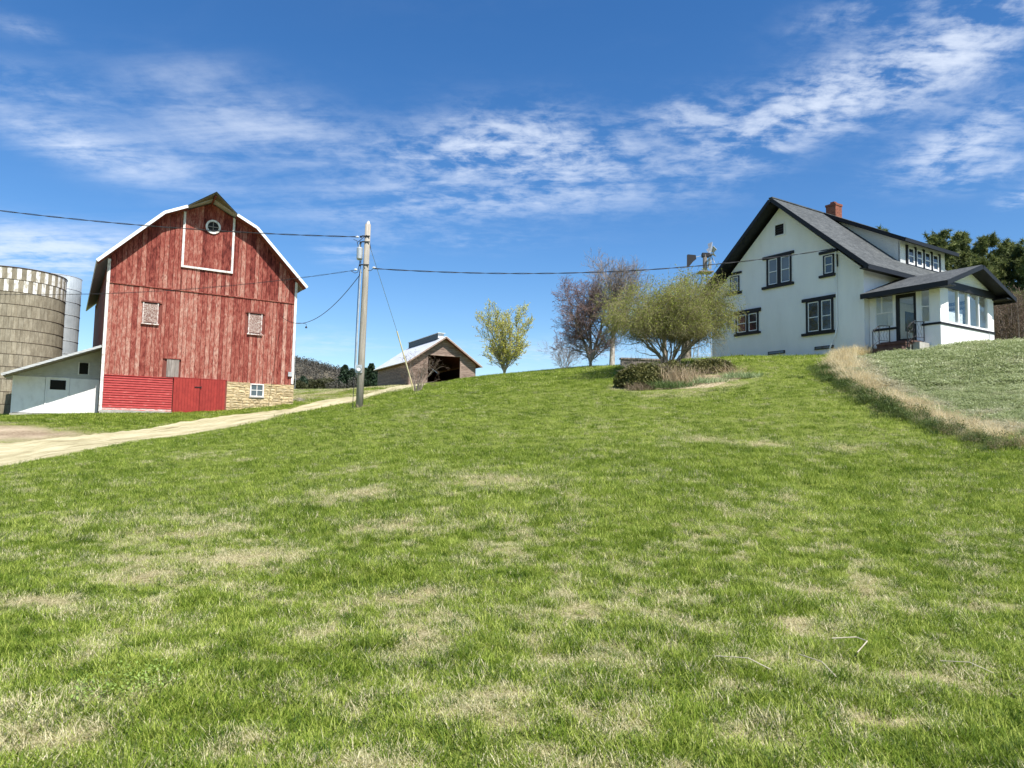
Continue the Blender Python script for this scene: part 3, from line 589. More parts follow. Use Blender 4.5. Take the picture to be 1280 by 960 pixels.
for a, b, za, zt in seg:
    if zt: board(a, b, za, zt, zt, -.03 - rnd.random() * .018)
    elif a < BC - 2.7 < b or a < BC + 2.7 < b:
        mid = BC - 2.7 if a < BC - 2.7 else BC + 2.7; g = .006
        MB().prism([(a + g, za), (b - g, za), (b - g, wall_top(b)), (mid, wall_top(mid)), (a + g, wall_top(a))], lambda u, v, w: (u, w, v), -.03 - rnd.random() * .018, .05).build('board', M['board'], barn)
    else: board(a, b, za, wall_top(a), wall_top(b), -.03 - rnd.random() * .018)
box('belt_rail', M['board'], barn, .12, BW - .12, -.065, .03, 7.60, 7.66)
# hay door
hd = box('hay_door', M['darkboard'], barn, HD0, HD1, -.03, .045, HDZ - .1, 12.3)
x = HD0 + .10
while x < HD1 - .12:
    w = min(rnd.choice([.22, .25, .28]), HD1 - .10 - x)
    if w < .12: break
    MB().prism([(x + .005, HDZ), (x + w - .005, HDZ), (x + w - .005, wall_top(x + w) - .0), (x + .005, wall_top(x))], lambda u, v, w_: (u, w_, v), -.07 - rnd.random() * .015, -.03).build('plank', M['board'], hd); x += w
for a, b in ((HD0 - .03, HD0 + .10), (HD1 - .10, HD1 + .03)): box('trim_board', M['oldwhite'], hd, a, b, -.13, -.03, HDZ - .02, wall_top(a) - .02)
box('trim_board', M['oldwhite'], hd, HD0 - .03, HD1 + .03, -.135, -.03, HDZ - .14, HDZ - .02)
def ring(name, mat, par, c, r0, r1, y0, y1, n=32):
    b = MB(); v = []
    for yy in (y0, y1):
        for r in (r0, r1): v += [(c[0] + r * math.cos(6.2832 * i / n), yy, c[1] + r * math.sin(6.2832 * i / n)) for i in range(n)]
    f = []
    for i in range(n):
        j = (i + 1) % n
        f += [(i, n + i, n + j, j), (2 * n + i, 2 * n + j, 3 * n + j, 3 * n + i), (n + i, 3 * n + i, 3 * n + j, n + j), (i, j, 2 * n + j, 2 * n + i)]
    return b.add(v, f).build(name, mat, par)
rw = MB().tube([(5.62, -.10, 11.9), (5.62, -.06, 11.9)], .34, 28).build('round_window', M['darkvoid'], barn)
ring('frame', M['oldwhite'], rw, (5.62, 11.9), .33, .45, -.15, -.06)
MB().box(5.60, 5.64, -.13, -.10, 11.58, 12.22).box(5.3, 5.94, -.128, -.102, 11.88, 11.92).build('glazing_bar', M['greywood'], rw)
for k in range(5): MB().box(5.36, 5.88, -.118, -.108, 11.66 + k * .1, 11.70 + k * .1).build('slat', M['blacktrim'], rw)
# boarded windows
for hx0, hx1, hz0, hz1 in HOLES[:2]:
    w = box('boarded_window', M['specklewood'], barn, hx0 + .08, hx1 - .08, -.005, .045, hz0 + .06, hz1 - .05)
    for k in range(3):
        ww = (hx1 - hx0 - .16) / 3; box('panel', M['specklewood'], w, hx0 + .08 + k * ww + .004, hx0 + .08 + (k + 1) * ww - .004, -.02, -.005, hz0 + .07, hz1 - .06)
    box('frame', M['windowpaint'], w, hx0, hx0 + .07, -.05, .04, hz0, hz1); box('frame', M['windowpaint'], w, hx1 - .07, hx1, -.05, .04, hz0, hz1)
    box('lintel', M['darkboard'], w, hx0 - .08, hx1 + .08, -.09, .0, hz1, hz1 + .09)
    MB().box(hx0 - .06, hx1 + .06, -.12, .02, hz0 - .07, hz0).build('sill', M['windowpaint'], w)
ht = box('hatch', M['greywood'], barn, 3.41, 4.09, .01, .05, 2.2, 3.33)
for k in range(3): box('plank', M['greywood'], ht, 3.42 + k * .226, 3.64 + k * .226, -.02, .01, 2.24, 3.31 - .03 * (k % 2))
box('rail', M['board'], ht, 3.3, 4.2, -.05, .0, 3.34, 3.40)
# corner boards
for a, b in ((-.04, .12), (BW - .12, BW + .04)): box('corner_board', M['oldwhite'], barn, a, b, -.06, .16, (.0 if a < 1 else 2.2), wall_top(a) - .08)
# red lap siding
box('sill_backing', M['darkboard'], barn, .12, 3.80, .0, .05, .0, 2.14)
n = 14; h = 2.02 / n
for k in range(n):
    z = .12 + k * h
    MB().add([(.13, -.075, z), (3.79, -.075, z), (3.79, -.03, z + h + .01), (.13, -.03, z + h + .01), (.13, 0, z), (3.79, 0, z), (3.79, 0, z + h + .01), (.13, 0, z + h + .01)],
             [(0, 1, 2, 3), (4, 7, 6, 5), (0, 4, 5, 1), (3, 2, 6, 7), (0, 3, 7, 4), (1, 5, 6, 2)]).build('siding_slat', M['slatpeel'] if k < 1 else M['redslat'], barn)
box('siding_cap', M['redslat'], barn, .12, 3.80, -.09, .0, 2.14, 2.18)
box('footing', M['concrete'], barn, .0, 3.82, -.10, .12, -.9, .11)
# doors
dz = lambda x: -.02 + (x - 3.84) * .085
for d0, d1 in ((3.84, 5.33), (5.35, 6.82)):
    d = box('door_leaf', M['darkboard'], barn, d0, d1, -.09, -.06, dz(d1), 2.17); npk = 9; w = (d1 - d0) / npk
    for k in range(npk):
        a = d0 + k * w; MB().prism([(a + .004, dz(a)), (a + w - .004, dz(a + w)), (a + w - .004, 2.19), (a + .004, 2.19)], lambda u, v, w_: (u, w_, v), -.125, -.09).build('plank', M['redpaint'], d)
    if d0 > 5: MB().box(5.02, 5.42, -.16, -.125, 1.66, 1.71).box(5.38, 5.42, -.19, -.16, 1.6, 1.75).build('latch', M['blacktrim'], d)
box('door_post', M['darkboard'], barn, 6.82, 6.92, -.10, .1, .1, 2.19)
box('door_head', M['redpaint'], barn, 3.80, 6.90, -.135, -.02, 2.192, 2.235)
# stone basement wall: courses of separate stones round a small window
sw = box('stone_wall', M['mortar'], barn, 6.90, 11.10, .02, .30, -.9, 2.15)
z = -.45; wx0, wx1, wz0, wz1 = 8.34, 9.20, 1.26, 2.10
while z < 2.10:
    h = min(rnd.choice([.11, .14, .17, .20]), 2.14 - z); x = 6.92
    while x < 11.10:
        w = min(rnd.choice([.25, .35, .45, .6, .75]), 11.14 - x)
        if 11.14 - (x + w) < .14: w = 11.14 - x
        a, b = x, x + w
        if z + h > wz0 and z < wz1:
            if a < wx0 < b: b = wx0
            elif wx0 <= a < wx1: x = wx1; continue
        d = .035 + rnd.random() * .04; q = lambda s=.012: rnd.uniform(-s, s)
        v = [(a + .006 + q(.006), -d + .03 + q(), z + .006 + q(.012)), (b - .006 + q(.006), -d + .03 + q(), z + .006 + q(.012)), (b - .006 + q(.006), -d + .03 + q(), z + h - .004 + q(.012)), (a + .006 + q(.006), -d + .03 + q(), z + h - .004 + q(.012)),
             (a + .006, .04, z + .004), (b - .006, .04, z + .004), (b - .006, .04, z + h - .004), (a + .006, .04, z + h - .004), ((a + b) / 2 + q(.04), -d + q(.01), z + h * .5 + q(.02))]
        MB().add(v, [(0, 1, 8), (1, 2, 8), (2, 3, 8), (3, 0, 8), (0, 4, 5, 1), (3, 2, 6, 7), (0, 3, 7, 4), (1, 5, 6, 2)]).build('stone', M['stone'], sw)
        x = b
    z += h
bw = box('basement_window', M['glassdark'], barn, wx0 + .06, wx1 - .06, .0, .05, wz0 + .05, wz1 - .06)
for b in ((wx0, wx0 + .08, wz0, wz1), (wx1 - .08, wx1, wz0, wz1), (wx0 + .08, wx1 - .08, wz0, wz0 + .07), (wx0 + .08, wx1 - .08, wz1 - .07, wz1)):
    box('frame', M['oldwhite'], bw, b[0], b[1], -.07, .05, b[2], b[3])
for gx, gz in ((0, 0), (1, 0), (0, 1), (1, 1)):
    cw = (wx1 - wx0 - .2) / 2; ch = (wz1 - wz0 - .18) / 2
    box('pane', M['glassblue'], bw, wx0 + .09 + gx * (cw + .02), wx0 + .09 + gx * (cw + .02) + cw, -.02, -.002, wz0 + .08 + gz * (ch + .02), wz0 + .08 + gz * (ch + .02) + ch)
box('glazing_bar', M['oldwhite'], bw, wx0 + .08, wx1 - .08, -.04, -.02, (wz0 + wz1) / 2 - .02, (wz0 + wz1) / 2 + .02)
box('glazing_bar', M['oldwhite'], bw, (wx0 + wx1) / 2 - .02, (wx0 + wx1) / 2 + .02, -.045, -.021, wz0 + .07, wz1 - .07)
box('sill', M['concrete'], bw, wx0 - .05, wx1 + .05, -.10, .02, wz0 - .07, wz0 - .002)
mb = box('meter_box', M['steel'], barn, 10.70, 10.98, -.14, -.04, 2.70, 3.0, bevel=.01)
MB().tube([(11.13, -.02, 5.2), (11.14, -.04, 3.0), (11.22, -.05, 2.6), (11.2, -.03, 1.9)], .015, 6).build('conduit', M['steel'], barn)
yl = MB().tube([(11.08, .0, 6.33), (11.4, .0, 6.36), (11.74, .0, 6.35), (11.80, .0, 6.28), (11.80, 0, 6.18)], .014, 6).build('yard_lamp', M['blacktrim'], barn)
MB().tube([(11.80, 0, 6.20), (11.80, 0, 6.10), (11.80, 0, 6.05)], [.03, .07, .075], 12).build('lamp_shade', M['blacktrim'], yl)
# roof
def slab(name, mat, par, p0, p1, y0, y1, th):
    """roof plane between section points p0, p1 (x, z) running along y"""
    dx, dz_ = p1[0] - p0[0], p1[1] - p0[1]; L = math.hypot(dx, dz_); nx, nz = -dz_ / L * th, dx / L * th
    return MB().prism([p0, p1, (p1[0] + nx, p1[1] + nz), (p0[0] + nx, p0[1] + nz)], lambda u, v, w: (u, w, v), y0, y1).build(name, mat, par)
eL, bL, ap, bR, eR = (-.60, 8.66), (BC - 2.7, 12.14), (BC, 13.47), (BC + 2.7, 12.14), (11.54, 8.66)
rf = slab('roof', M['metalroof'], barn, eL, bL, -.72, BL + .5, .07)
for a, b, c in ((bL, ap, 0), (ap, bR, 0), (bR, eR, 0)): slab('roof_slope', M['metalroof'], rf, a, b, -.72, BL + .5, .07)
for a, b, c in ((eL, bL, 0), (bL, (BC - 1.45, 12.14 + 1.25 * .4926), 0), ((BC + 1.45, 12.14 + 1.25 * .4926), bR, 0), (bR, eR, 0)):
    L = math.hypot(b[0] - a[0], b[1] - a[1]); n_ = (-(b[1] - a[1]) / L, (b[0] - a[0]) / L)
    q = lambda p, s: (p[0] + n_[0] * s, p[1] + n_[1] * s)
    MB().prism([q(a, -.07), q(b, -.07), q(b, .10), q(a, .10)], lambda u, v, w: (u, w, v), -.765, -.722).build('rake_board', M['white'], rf)
    MB().prism([q(a, -.09), q(b, -.09), q(b, -.004), q(a, -.004)], lambda u, v, w: (u, w, v), -.70, -.05).build('soffit', M['darkboard'], rf)
# hay hood: pointed prow of the roof
hb = lambda s: (BC + s * 1.45, 12.14 + 1.25 * .4926)
tip = (BC, -1.62, 13.62)
for s in (-1, 1):
    bx_, bz_ = hb(s); up_ = .075
    v = [(bx_, -.72, bz_), tip, (BC, -.4, 13.5), (bx_, -.72, bz_ + up_), (tip[0], tip[1] - .03, tip[2] + up_), (BC, -.4, 13.5 + up_)]
    MB().add(v, [(0, 2, 1), (3, 4, 5), (0, 1, 4, 3), (1, 2, 5, 4), (2, 0, 3, 5)]).build('hay_hood', M['soffit'], barn)
    v2 = [(bx_ - s * .02, -.76, bz_ + up_ + .003), (tip[0], tip[1] - .06, tip[2] + up_ + .003), (BC, -.36, 13.5 + up_ + .003), (bx_ - s * .02, -.76, bz_ + up_ + .03), (tip[0], tip[1] - .06, tip[2] + up_ + .03), (BC, -.36, 13.5 + up_ + .03)]
    MB().add(v2, [(0, 2, 1), (3, 4, 5), (0, 1, 4, 3), (1, 2, 5, 4), (2, 0, 3, 5)]).build('hood_roofing', M['blacktrim'], barn)
MB().tube([(BC, -.2, 13.36), (BC, -1.5, 13.5)], .06, 6).build('hay_beam', M['darkboard'], barn)

# ------------------------------------------------------------------ lean-to milk house
lt = empty('lean_to_shed', (-23.97, 41.3, 2.6), RZ, 'low white lean-to with a sloping roof between the silo and the red barn', 'shed')
Y0 = 1.6
box('footing', M['concrete'], lt, -4.34, -.02, Y0 - .10, Y0 + 3.4, -1.0, -.20)
ztop = lambda x: 3.72 + (x) * .418
MB().prism([(-4.25, -.2), (-.02, -.2), (-.02, ztop(0)), (-4.25, ztop(-4.25))], lambda u, v, w: (u, w, v), Y0 + .02, Y0 + .14).build('wall', M['shedgrey'], lt)
box('side_wall', M['shedwhite'], lt, -4.25, -4.13, Y0 + .14, Y0 + 3.3, -.2, ztop(-4.25))
for a, b in ((-4.24, -2.74), (-1.52, -.03)): box('wall_panel', M['shedwhite'], lt, a, b, Y0 - .03, Y0 + .02, -.16, 1.92)
d = box('door', M['shedwhite'], lt, -2.68, -1.58, Y0 - .02, Y0 + .02, -.16, 1.90)
for b in ((-2.72, -2.64, -.16, 1.93), (-1.60, -1.54, -.16, 1.93), (-2.64, -1.60, 1.87, 1.94)): box('frame', M['shedwhite'], d, b[0], b[1], Y0 - .06, Y0 + .018, b[2], b[3])
box('pane', M['darkvoid'], d, -2.50, -1.72, Y0 - .035, Y0 - .022, 1.22, 1.78)
for zz_ in (.35, .75): box('rail', M['shedwhite'], d, -2.62, -1.62, Y0 - .035, Y0 - .021, zz_, zz_ + .05)
op = box('opening', M['darkvoid'], lt, -1.10, -.64, Y0 - .01, Y0 + .018, 2.22, 2.88)
for b in ((-1.15, -1.10, 2.18, 2.92), (-.64, -.59, 2.18, 2.92)): box('frame', M['shedwhite'], op, b[0], b[1], Y0 - .03, Y0 + .017, b[2], b[3])
box('corner_board', M['shedwhite'], lt, -4.30, -4.22, Y0 - .05, Y0 + .16, -.2, ztop(-4.25) - .02)
lr = slab('roof', M['metalroof'], lt, (-4.72, 1.84), (-.06, 3.80), -.02, Y0 + 3.6, .05)
slab('fascia', M['shedgrey'], lt, (-4.73, 1.79), (-.06, 3.75), -.06, -.022, .13)
slab('soffit', M['greywood'], lt, (-4.66, 1.77), (-.06, 3.705), .0, Y0, .06)

# ------------------------------------------------------------------ silos
def stave(r, t0, t1, z0, z1, th, g=.006):
    gt = g / r; v = []
    for rr in (r, r - th):
        for t in (t0 + gt, (t0 + t1) / 2, t1 - gt):
            for z in (z0 + g, z1 - g): v.append((rr * math.sin(t), -rr * math.cos(t), z))
    return v, [(0, 2, 3, 1), (2, 4, 5, 3), (6, 7, 9, 8), (8, 9, 11, 10), (1, 3, 9, 7), (3, 5, 11, 9), (0, 6, 8, 2), (2, 8, 10, 4), (0, 1, 7, 6), (4, 10, 11, 5)]
M['stave'] = material('concrete_stave', [(.3, (.17, .145, .10)), (.5, (.24, .21, .15)), (.7, (.33, .295, .22))], scale=(2, 2, .7), nscale=2, rough=.9, bump=.5, rand=.13, fine=(14, .25))
M['stavewhite'] = material('painted_stave', [(.4, (.40, .37, .30)), (.5, (.66, .65, .60)), (.7, (.74, .73, .69))], scale=(2, 2, 1), nscale=3, rough=.9, bump=.4, rand=.05)
M['rust'] = flat('rusty_hoop', (.09, .06, .04), rough=.8)
SR = 2.75; SH = 9.35; NST = 68; RW = SH / 12
cs = empty('concrete_silo', (-32.6, 46.0, 2.2), 0, 'tan concrete stave silo with a checkered band below its rim, at the left edge', 'silo')
face = math.atan2(-33.6, 47.0)      # direction towards the camera
rest = MB(); cnt = 0
for r in range(12):
    for k in range(NST):
        t0 = (k + .5 * (r % 2)) * 2 * math.pi / NST; t1 = t0 + 2 * math.pi / NST
        # angle measured from -y towards +x ; camera direction seen from the silo
        tc_ = math.atan2(32.6, 46.0); dlt = ((t0 + t1) / 2 - tc_ + math.pi) % (2 * math.pi) - math.pi
        white = (r >= 10) and (k % 2 == 0)
        z0_, z1_ = r * RW, (r + 1) * RW; v, f = stave(SR, t0, t1, z0_, z1_, .12)
        if -.35 < dlt < 1.50 and cnt < 300:
            MB().add(v, f).build('stave', M['stavewhite'] if white else M['stave'], cs); cnt += 1
        else: rest.add(v, f)
tag(rest.build('stave_wall', M['stave'], cs), kind='stuff')
MB().tube([(0, 0, 0), (0, 0, SH - .3)], SR - .14, 48).build('lining', M['mortar'], cs)
for r in range(1, 13):
    c = [(SR * 1.004 * math.cos(t), SR * 1.004 * math.sin(t), r * RW - (.0 if r < 12 else .02)) for t in np.linspace(0, 2 * math.pi, 73)]
    MB().tube(c, .014 if r < 12 else .035, 6, cap=False).build('hoop', M['rust'], cs)
ss = empty('steel_silo', (-32.75, 50.2, 2.2), 0, 'slim pale blue-grey steel silo behind the concrete silo', 'silo')
M['silosteel'] = material('pale_silo_steel', [(.3, (.38, .43, .46)), (.7, (.50, .55, .58))], nscale=1.5, rough=.4, metal=.25)
sr = 1.55
for k in range(11):
    z0_ = k * .92; MB().tube([(0, 0, z0_), (0, 0, z0_ + .915)], sr, 40, cap=(k == 10)).build('ring_sheet', M['silosteel'], ss, smooth=False)
    MB().tube([(sr * 1.003 * math.cos(t), sr * 1.003 * math.sin(t), z0_ + .917) for t in np.linspace(0, 2 * math.pi, 49)], .02, 5, cap=False).build('seam', M['steel'], ss)

# ------------------------------------------------------------------ machine shed
GZ0 = 6.1; grz = R(26.9)
ms = empty('machine_shed', (-9.62, 66.0, GZ0), grz, 'brown weathered open fronted shed with a pale metal roof at the top of the drive', 'shed')
M['brownwood'] = material('brown_board', [(.3, (.15, .10, .08)), (.5, (.25, .18, .145)), (.7, (.38, .30, .25))], scale=(.8, .8, 7), nscale=2.5, bump=.5, rand=.16)
M['shedroof'] = material('pale_shed_roof', [(.3, (.55, .57, .58)), (.7, (.70, .72, .73))], nscale=1.5, rough=.5, metal=.15, wave=(1, 1.6, .6))
GWd, GD = 6.76, 10.2; gm = 3.40; gt = lambda x: 4.80 - abs(x - gm) * .70
ox0, ox1, oz0, oz1 = 1.80, 5.10, -.2, 3.08
z = -.6; bh = .185
while z < 4.75:
    zt = z + bh - .012
    def lim(zz__): # x range inside the gable at this height
        d = (4.80 - zz__) / .70; return max(0, gm - d), min(GWd, gm + d)
    a0, a1 = lim(z); b0, b1 = lim(zt)
    if a1 - a0 < .1: break
    pieces = [((a0, b0), (ox0, ox0)), ((ox1, ox1), (a1, b1))] if z < oz1 - .02 else [((a0, b0), (a1, b1))]
    for (l0, l1), (r0, r1) in pieces:
        if r1 > l1: MB().prism([(l0, z), (r0, z), (r1, zt), (l1, zt)], lambda u, v, w: (u, w, v), -.03 - rnd.random() * .012, 0).build('board', M['brownwood'], ms)
    MB().box(-.03 - rnd.random() * .012, 0, 0, GD, z, zt).build('board', M['brownwood'], ms) if z < gt(0) - .2 else None
    z += bh
box('side_wall', M['brownwood'], ms, .002, .1, .1, GD, -.6, gt(0) - .1); box('side_wall', M['redinside'], ms, GWd - .1, GWd, .02, GD, -.6, gt(GWd) - .1)
MB().prism([(0.1, -.6), (GWd - .1, -.6), (GWd - .1, gt(GWd) - .1), (gm, 4.7), (.1, gt(0) - .1)], lambda u, v, w: (u, w, v), GD - .1, GD).build('back_wall', M['redinside'], ms)
for a, b in ((ox0 - .12, ox0), (ox1, ox1 + .12)): box('door_post', M['brownwood'], ms, a, b, -.06, .1, -.5, oz1)
box('door_head', M['brownwood'], ms, ox0 - .12, ox1 + .12, -.065, .1, oz1, oz1 + .14)
MB().prism([(gm - 2.0, oz1 + .15), (gm + 2.0, oz1 + .15), (gm, 4.6)], lambda u, v, w: (u, w, v), .03, .08).build('gable_backing', M['redinside'], ms)
box('partition', M['redinside'], ms, ox1 + .12, GWd - .12, .02, .06, -.5, 2.2); box('partition', M['redinside'], ms, .12, ox0 - .12, .02, .06, -.5, 2.2)
ra = slab('roof', M['shedroof'], ms, (-.40, gt(-.4) + .08), (gm, 4.88), -.55, GD + .4, .07)
slab('roof_slope', M['shedroof'], ra, (gm, 4.88), (GWd + .42, gt(GWd + .42) + .08), -.55, GD + .4, .07)
slab('rake_board', M['brownwood'], ra, (-.40, gt(-.4) - .04), (gm, 4.75), -.60, -.555, .13)
slab('rake_board', M['brownwood'], ra, (gm, 4.75), (GWd + .42, gt(GWd + .42) - .04), -.60, -.555, .13)
slab('soffit', M['darkboard'], ra, (-.36, gt(-.36) - .0), (gm, 4.78), -.54, GD + .3, .06); slab('soffit', M['darkboard'], ra, (gm, 4.78), (GWd + .4, gt(GWd + .4) - .0), -.54, GD + .3, .06)  # full-depth ceiling added in a dark colour to stand for the shade inside
vt = box('ridge_vent', flat('dark_vent_metal', (.07, .085, .10)), ms, gm - .32, gm + .32, .9, 9.6, 4.80, 5.36)
box('vent_roof', M['shedroof'], vt, gm - .38, gm + .38, .7, 9.8, 5.36, 5.41); box('vent_end', M['shedroof'], vt, gm - .30, gm + .30, .87, .898, 4.9, 5.36)
box('window', M['glassblind'], ms, GWd + .002, GWd + .03, 1.0, 1.6, 1.0, 1.6)

# ------------------------------------------------------------------ house
house = empty('farmhouse', (16.49, 33.0, 6.0), RZ, 'white two storey farmhouse with black trim and a dark gable roof on the rise', 'house')
HL = 9.2; HW = 9.25; HM = 4.62
MB().prism([(0, -.7), (HW, -.7), (HW, 3.85), (HM, 8.0), (0, 3.85)], lambda u, v, w: (w, u, v), 0, .2).build('gable_wall', M['stucco'], house)
MB().prism([(0.01, -.7), (HW - .01, -.7), (HW - .01, 3.85), (HM, 7.98), (0.01, 3.85)], lambda u, v, w: (w, u, v), HL - .2, HL).build('gable_wall', M['stucco'], house)
box('side_wall', M['stucco'], house, .2, HL - .2, .012, .2, -.7, 3.9); box('side_wall', M['stucco'], house, .2, HL - .2, HW - .2, HW - .012, -.7, 3.9)
rz_ = lambda y: 8.32 - .9 * abs(y - HM)
def rslab(name, mat, par, y0, z0, y1, z1, x0, x1, th):
    dy, dz_ = y1 - y0, z1 - z0; L = math.hypot(dy, dz_); ny, nz = -dz_ / L * th, dy / L * th
    if nz < 0: ny, nz = -ny, -nz
    return MB().prism([(y0, z0), (y1, z1), (y1 + ny, z1 + nz), (y0 + ny, z0 + nz)], lambda u, v, w: (w, u, v), x0, x1).build(name, mat, par)
roof = rslab('roof', M['shingle'], house, -.60, rz_(-.6) + .16, HM, 8.32, -.72, HL + .72, .10)
rslab('roof_slope', M['shingle'], roof, HM, 8.32, HW + .6, rz_(HW + .6) + .0, -.72, HL + .72, .10)
for x0, x1 in ((-.765, -.722), (HL + .722, HL + .765)):
    rslab('rake_board', M['black'], roof, -.60, rz_(-.6) - .08 + .1, HM, 8.24 - .03, x0, x1, .19); rslab('rake_board', M['black'], roof, HM, 8.24 - .03, HW + .6, rz_(HW + .6) - .1, x0, x1, .19)
rslab('soffit', M['black'], roof, -.56, rz_(-.56) + .08, HM, 8.22, -.70, HL + .7, .05); rslab('soffit', M['black'], roof, HM, 8.22, HW + .56, rz_(HW + .56) - .08, -.70, HL + .7, .05)
box('fascia', M['black'], roof, -.72, HL + .72, -.66, -.603, rz_(-.6) + .02, rz_(-.6) + .24)
box('fascia', M['black'], roof, -.72, HL + .72, HW + .603, HW + .64, rz_(-.6) - .1, rz_(-.6) + .16)
box('ridge_cap', M['shingle'], roof, -.72, HL + .72, HM - .12, HM + .12, 8.40, 8.452)
box('eave_soffit', M['black'], roof, -.3, HL, -.60, .01, 3.80, 3.86)

def gw(a0, a1, b0, b1, o0, o1): return dict(x0=-o1, x1=-o0, y0=a0, y1=a1, z0=b0, z1=b1)
def gbox(name, mat, par, a0, a1, b0, b1, o0, o1, bevel=0):
    return MB().box(-o1, -o0, a0, a1, b0, b1).build(name, mat, par, bevel=bevel)
def gwindow(y0, y1, z0, z1, lights, lint, sill, glass, rail=.5, black=True):
    """window on the gable wall: lights = (y0, y1) openings"""
    w = gbox('window', M['darkvoid'], house, y0 + .02, y1 - .02, z0 + .02, z1 - .02, .004, .010)
    fm = M['black'] if black else M['white']
    edges = [y0] + [e for l in lights for e in l] + [y1]
    for k in range(0, len(edges), 2):
        if edges[k + 1] - edges[k] > .01: gbox('frame', fm, w, edges[k], edges[k + 1], z0, z1, .0, .07)
    for l0, l1 in lights:
        a, b = z0 + .06, z1 - .05
        gbox('frame', fm, w, l0, l1, z0, a, .0, .069); gbox('frame', fm, w, l0, l1, b, z1, .0, .069)
        s = .045; m_ = a + (b - a) * rail
        for q in ((l0, l0 + s, a, b), (l1 - s, l1, a, b), (l0 + s, l1 - s, a, a + s), (l0 + s, l1 - s, b - s, b), (l0 + s, l1 - s, m_ - .02, m_ + .02)): gbox('sash', M['white'], w, *q, .012, .05)
        gbox('pane', M[glass[0]], w, l0 + s, l1 - s, m_ + .02, b - s, .012, .024); gbox('pane', M[glass[1]], w, l0 + s, l1 - s, a + s, m_ - .02, .012, .020)
    gbox('lintel', M['black'], w, *lint, .0, .09); gbox('sill', M['black'], w, *sill, .0, .12)
    return w
gwindow(3.90, 5.42, 3.90, 5.38, [(3.98, 4.52), (4.74, 5.30)], (3.74, 5.66, 5.385, 5.53), (3.76, 5.70, 3.76, 3.895), ('glassblind', 'glassblind'))
gwindow(1.49, 2.06, 3.90, 4.88, [(1.55, 1.99)], (1.30, 2.28, 4.97, 5.10), (1.36, 2.28, 3.78, 3.895), ('glassblue', 'glassblue'))
gwindow(7.26, 7.86, 3.96, 4.86, [(7.31, 7.80)], (7.10, 8.04, 4.97, 5.08), (7.10, 8.06, 3.82, 3.955), ('glassblind', 'glassblind'))
gwindow(1.56, 3.06, 1.10, 2.70, [(1.66, 2.20), (2.34, 2.95)], (1.41, 3.28, 2.705, 2.86), (1.44, 3.30, .97, 1.095), ('glassdark', 'glassdark'), rail=.48)
gwindow(5.98, 7.50, 1.56, 2.64, [(6.06, 6.62), (6.78, 7.40)], (5.82, 7.60, 2.645, 2.84), (5.85, 7.58, 1.44, 1.555), ('glassdark', 'glassdark'), rail=.5)
av = gbox('attic_vent', M['darkvoid'], house, 4.32, 4.88, 6.54, 7.12, .004, .012)
for q in ((4.27, 4.33, 6.49, 7.17), (4.87, 4.93, 6.49, 7.17), (4.33, 4.87, 6.49, 6.55), (4.33, 4.87, 7.11, 7.17)): gbox('frame', M['white'], av, *q, .0, .05)
for k in range(4): gbox('slat', M['blacktrim'], av, 4.33, 4.87, 6.58 + k * .13, 6.62 + k * .13, .014, .035)
for a in (1.57, 4.34, 7.0):
    b = gbox('basement_window', M['black'], house, a, a + 1.03, .22, .38, .0, .05); gbox('pane', M['glassdark'], b, a + .05, a + .98, .25, .35, .051, .056)
MB().tube([(-.06, 1.36, 4.95), (-.06, 1.36, 1.35), (-.10, 1.42, .85), (-.14, 1.62, .45), (-.16, 1.72, .05)], .035, 8).build('downspout', M['white'], house)
MB().tube([(-.05, 1.30, 4.8), (-.05, 1.30, 4.2)], .03, 6).build('service_mast', M['blacktrim'], house)
# dormer
D0, D1, DY = 4.15, 8.55, .55
dr = lambda y: 8.36 - .535 * (HM - y)
dm = MB().prism([(DY, rz_(DY) - .1), (DY, dr(DY) - .12), (4.35, dr(4.35) - .12), (4.4, rz_(4.4) - .1)], lambda u, v, w: (w, u, v), D0, D0 + .1).build('dormer', M['siding'], house)
MB().prism([(DY, rz_(DY) - .1), (DY, dr(DY) - .12), (4.35, dr(4.35) - .12), (4.4, rz_(4.4) - .1)], lambda u, v, w: (w, u, v), D1 - .1, D1).build('side_wall', M['siding'], dm)
box('front_wall', M['siding'], dm, D0, D1, DY - .02, DY + .08, rz_(DY) - .1, dr(DY) - .10)
rslab('dormer_roof', M['shingle'], dm, .05, dr(.05), HM, 8.36 + .02, D0 - .42, D1 + .42, .09)
rslab('soffit', M['black'], dm, .07, dr(.07) - .13, HM - .1, 8.20, D0 - .40, D1 + .40, .12)
rslab('rake_board', M['black'], dm, .05, dr(.05) - .11, HM, 8.30, D0 - .46, D0 - .422, .17)
box('fascia', M['black'], dm, D0 - .46, D1 + .46, .0, .048, dr(.05) - .10, dr(.05) + .09)
wz0, wz1 = 4.90, 5.80
ww = .80; wx = 4.72
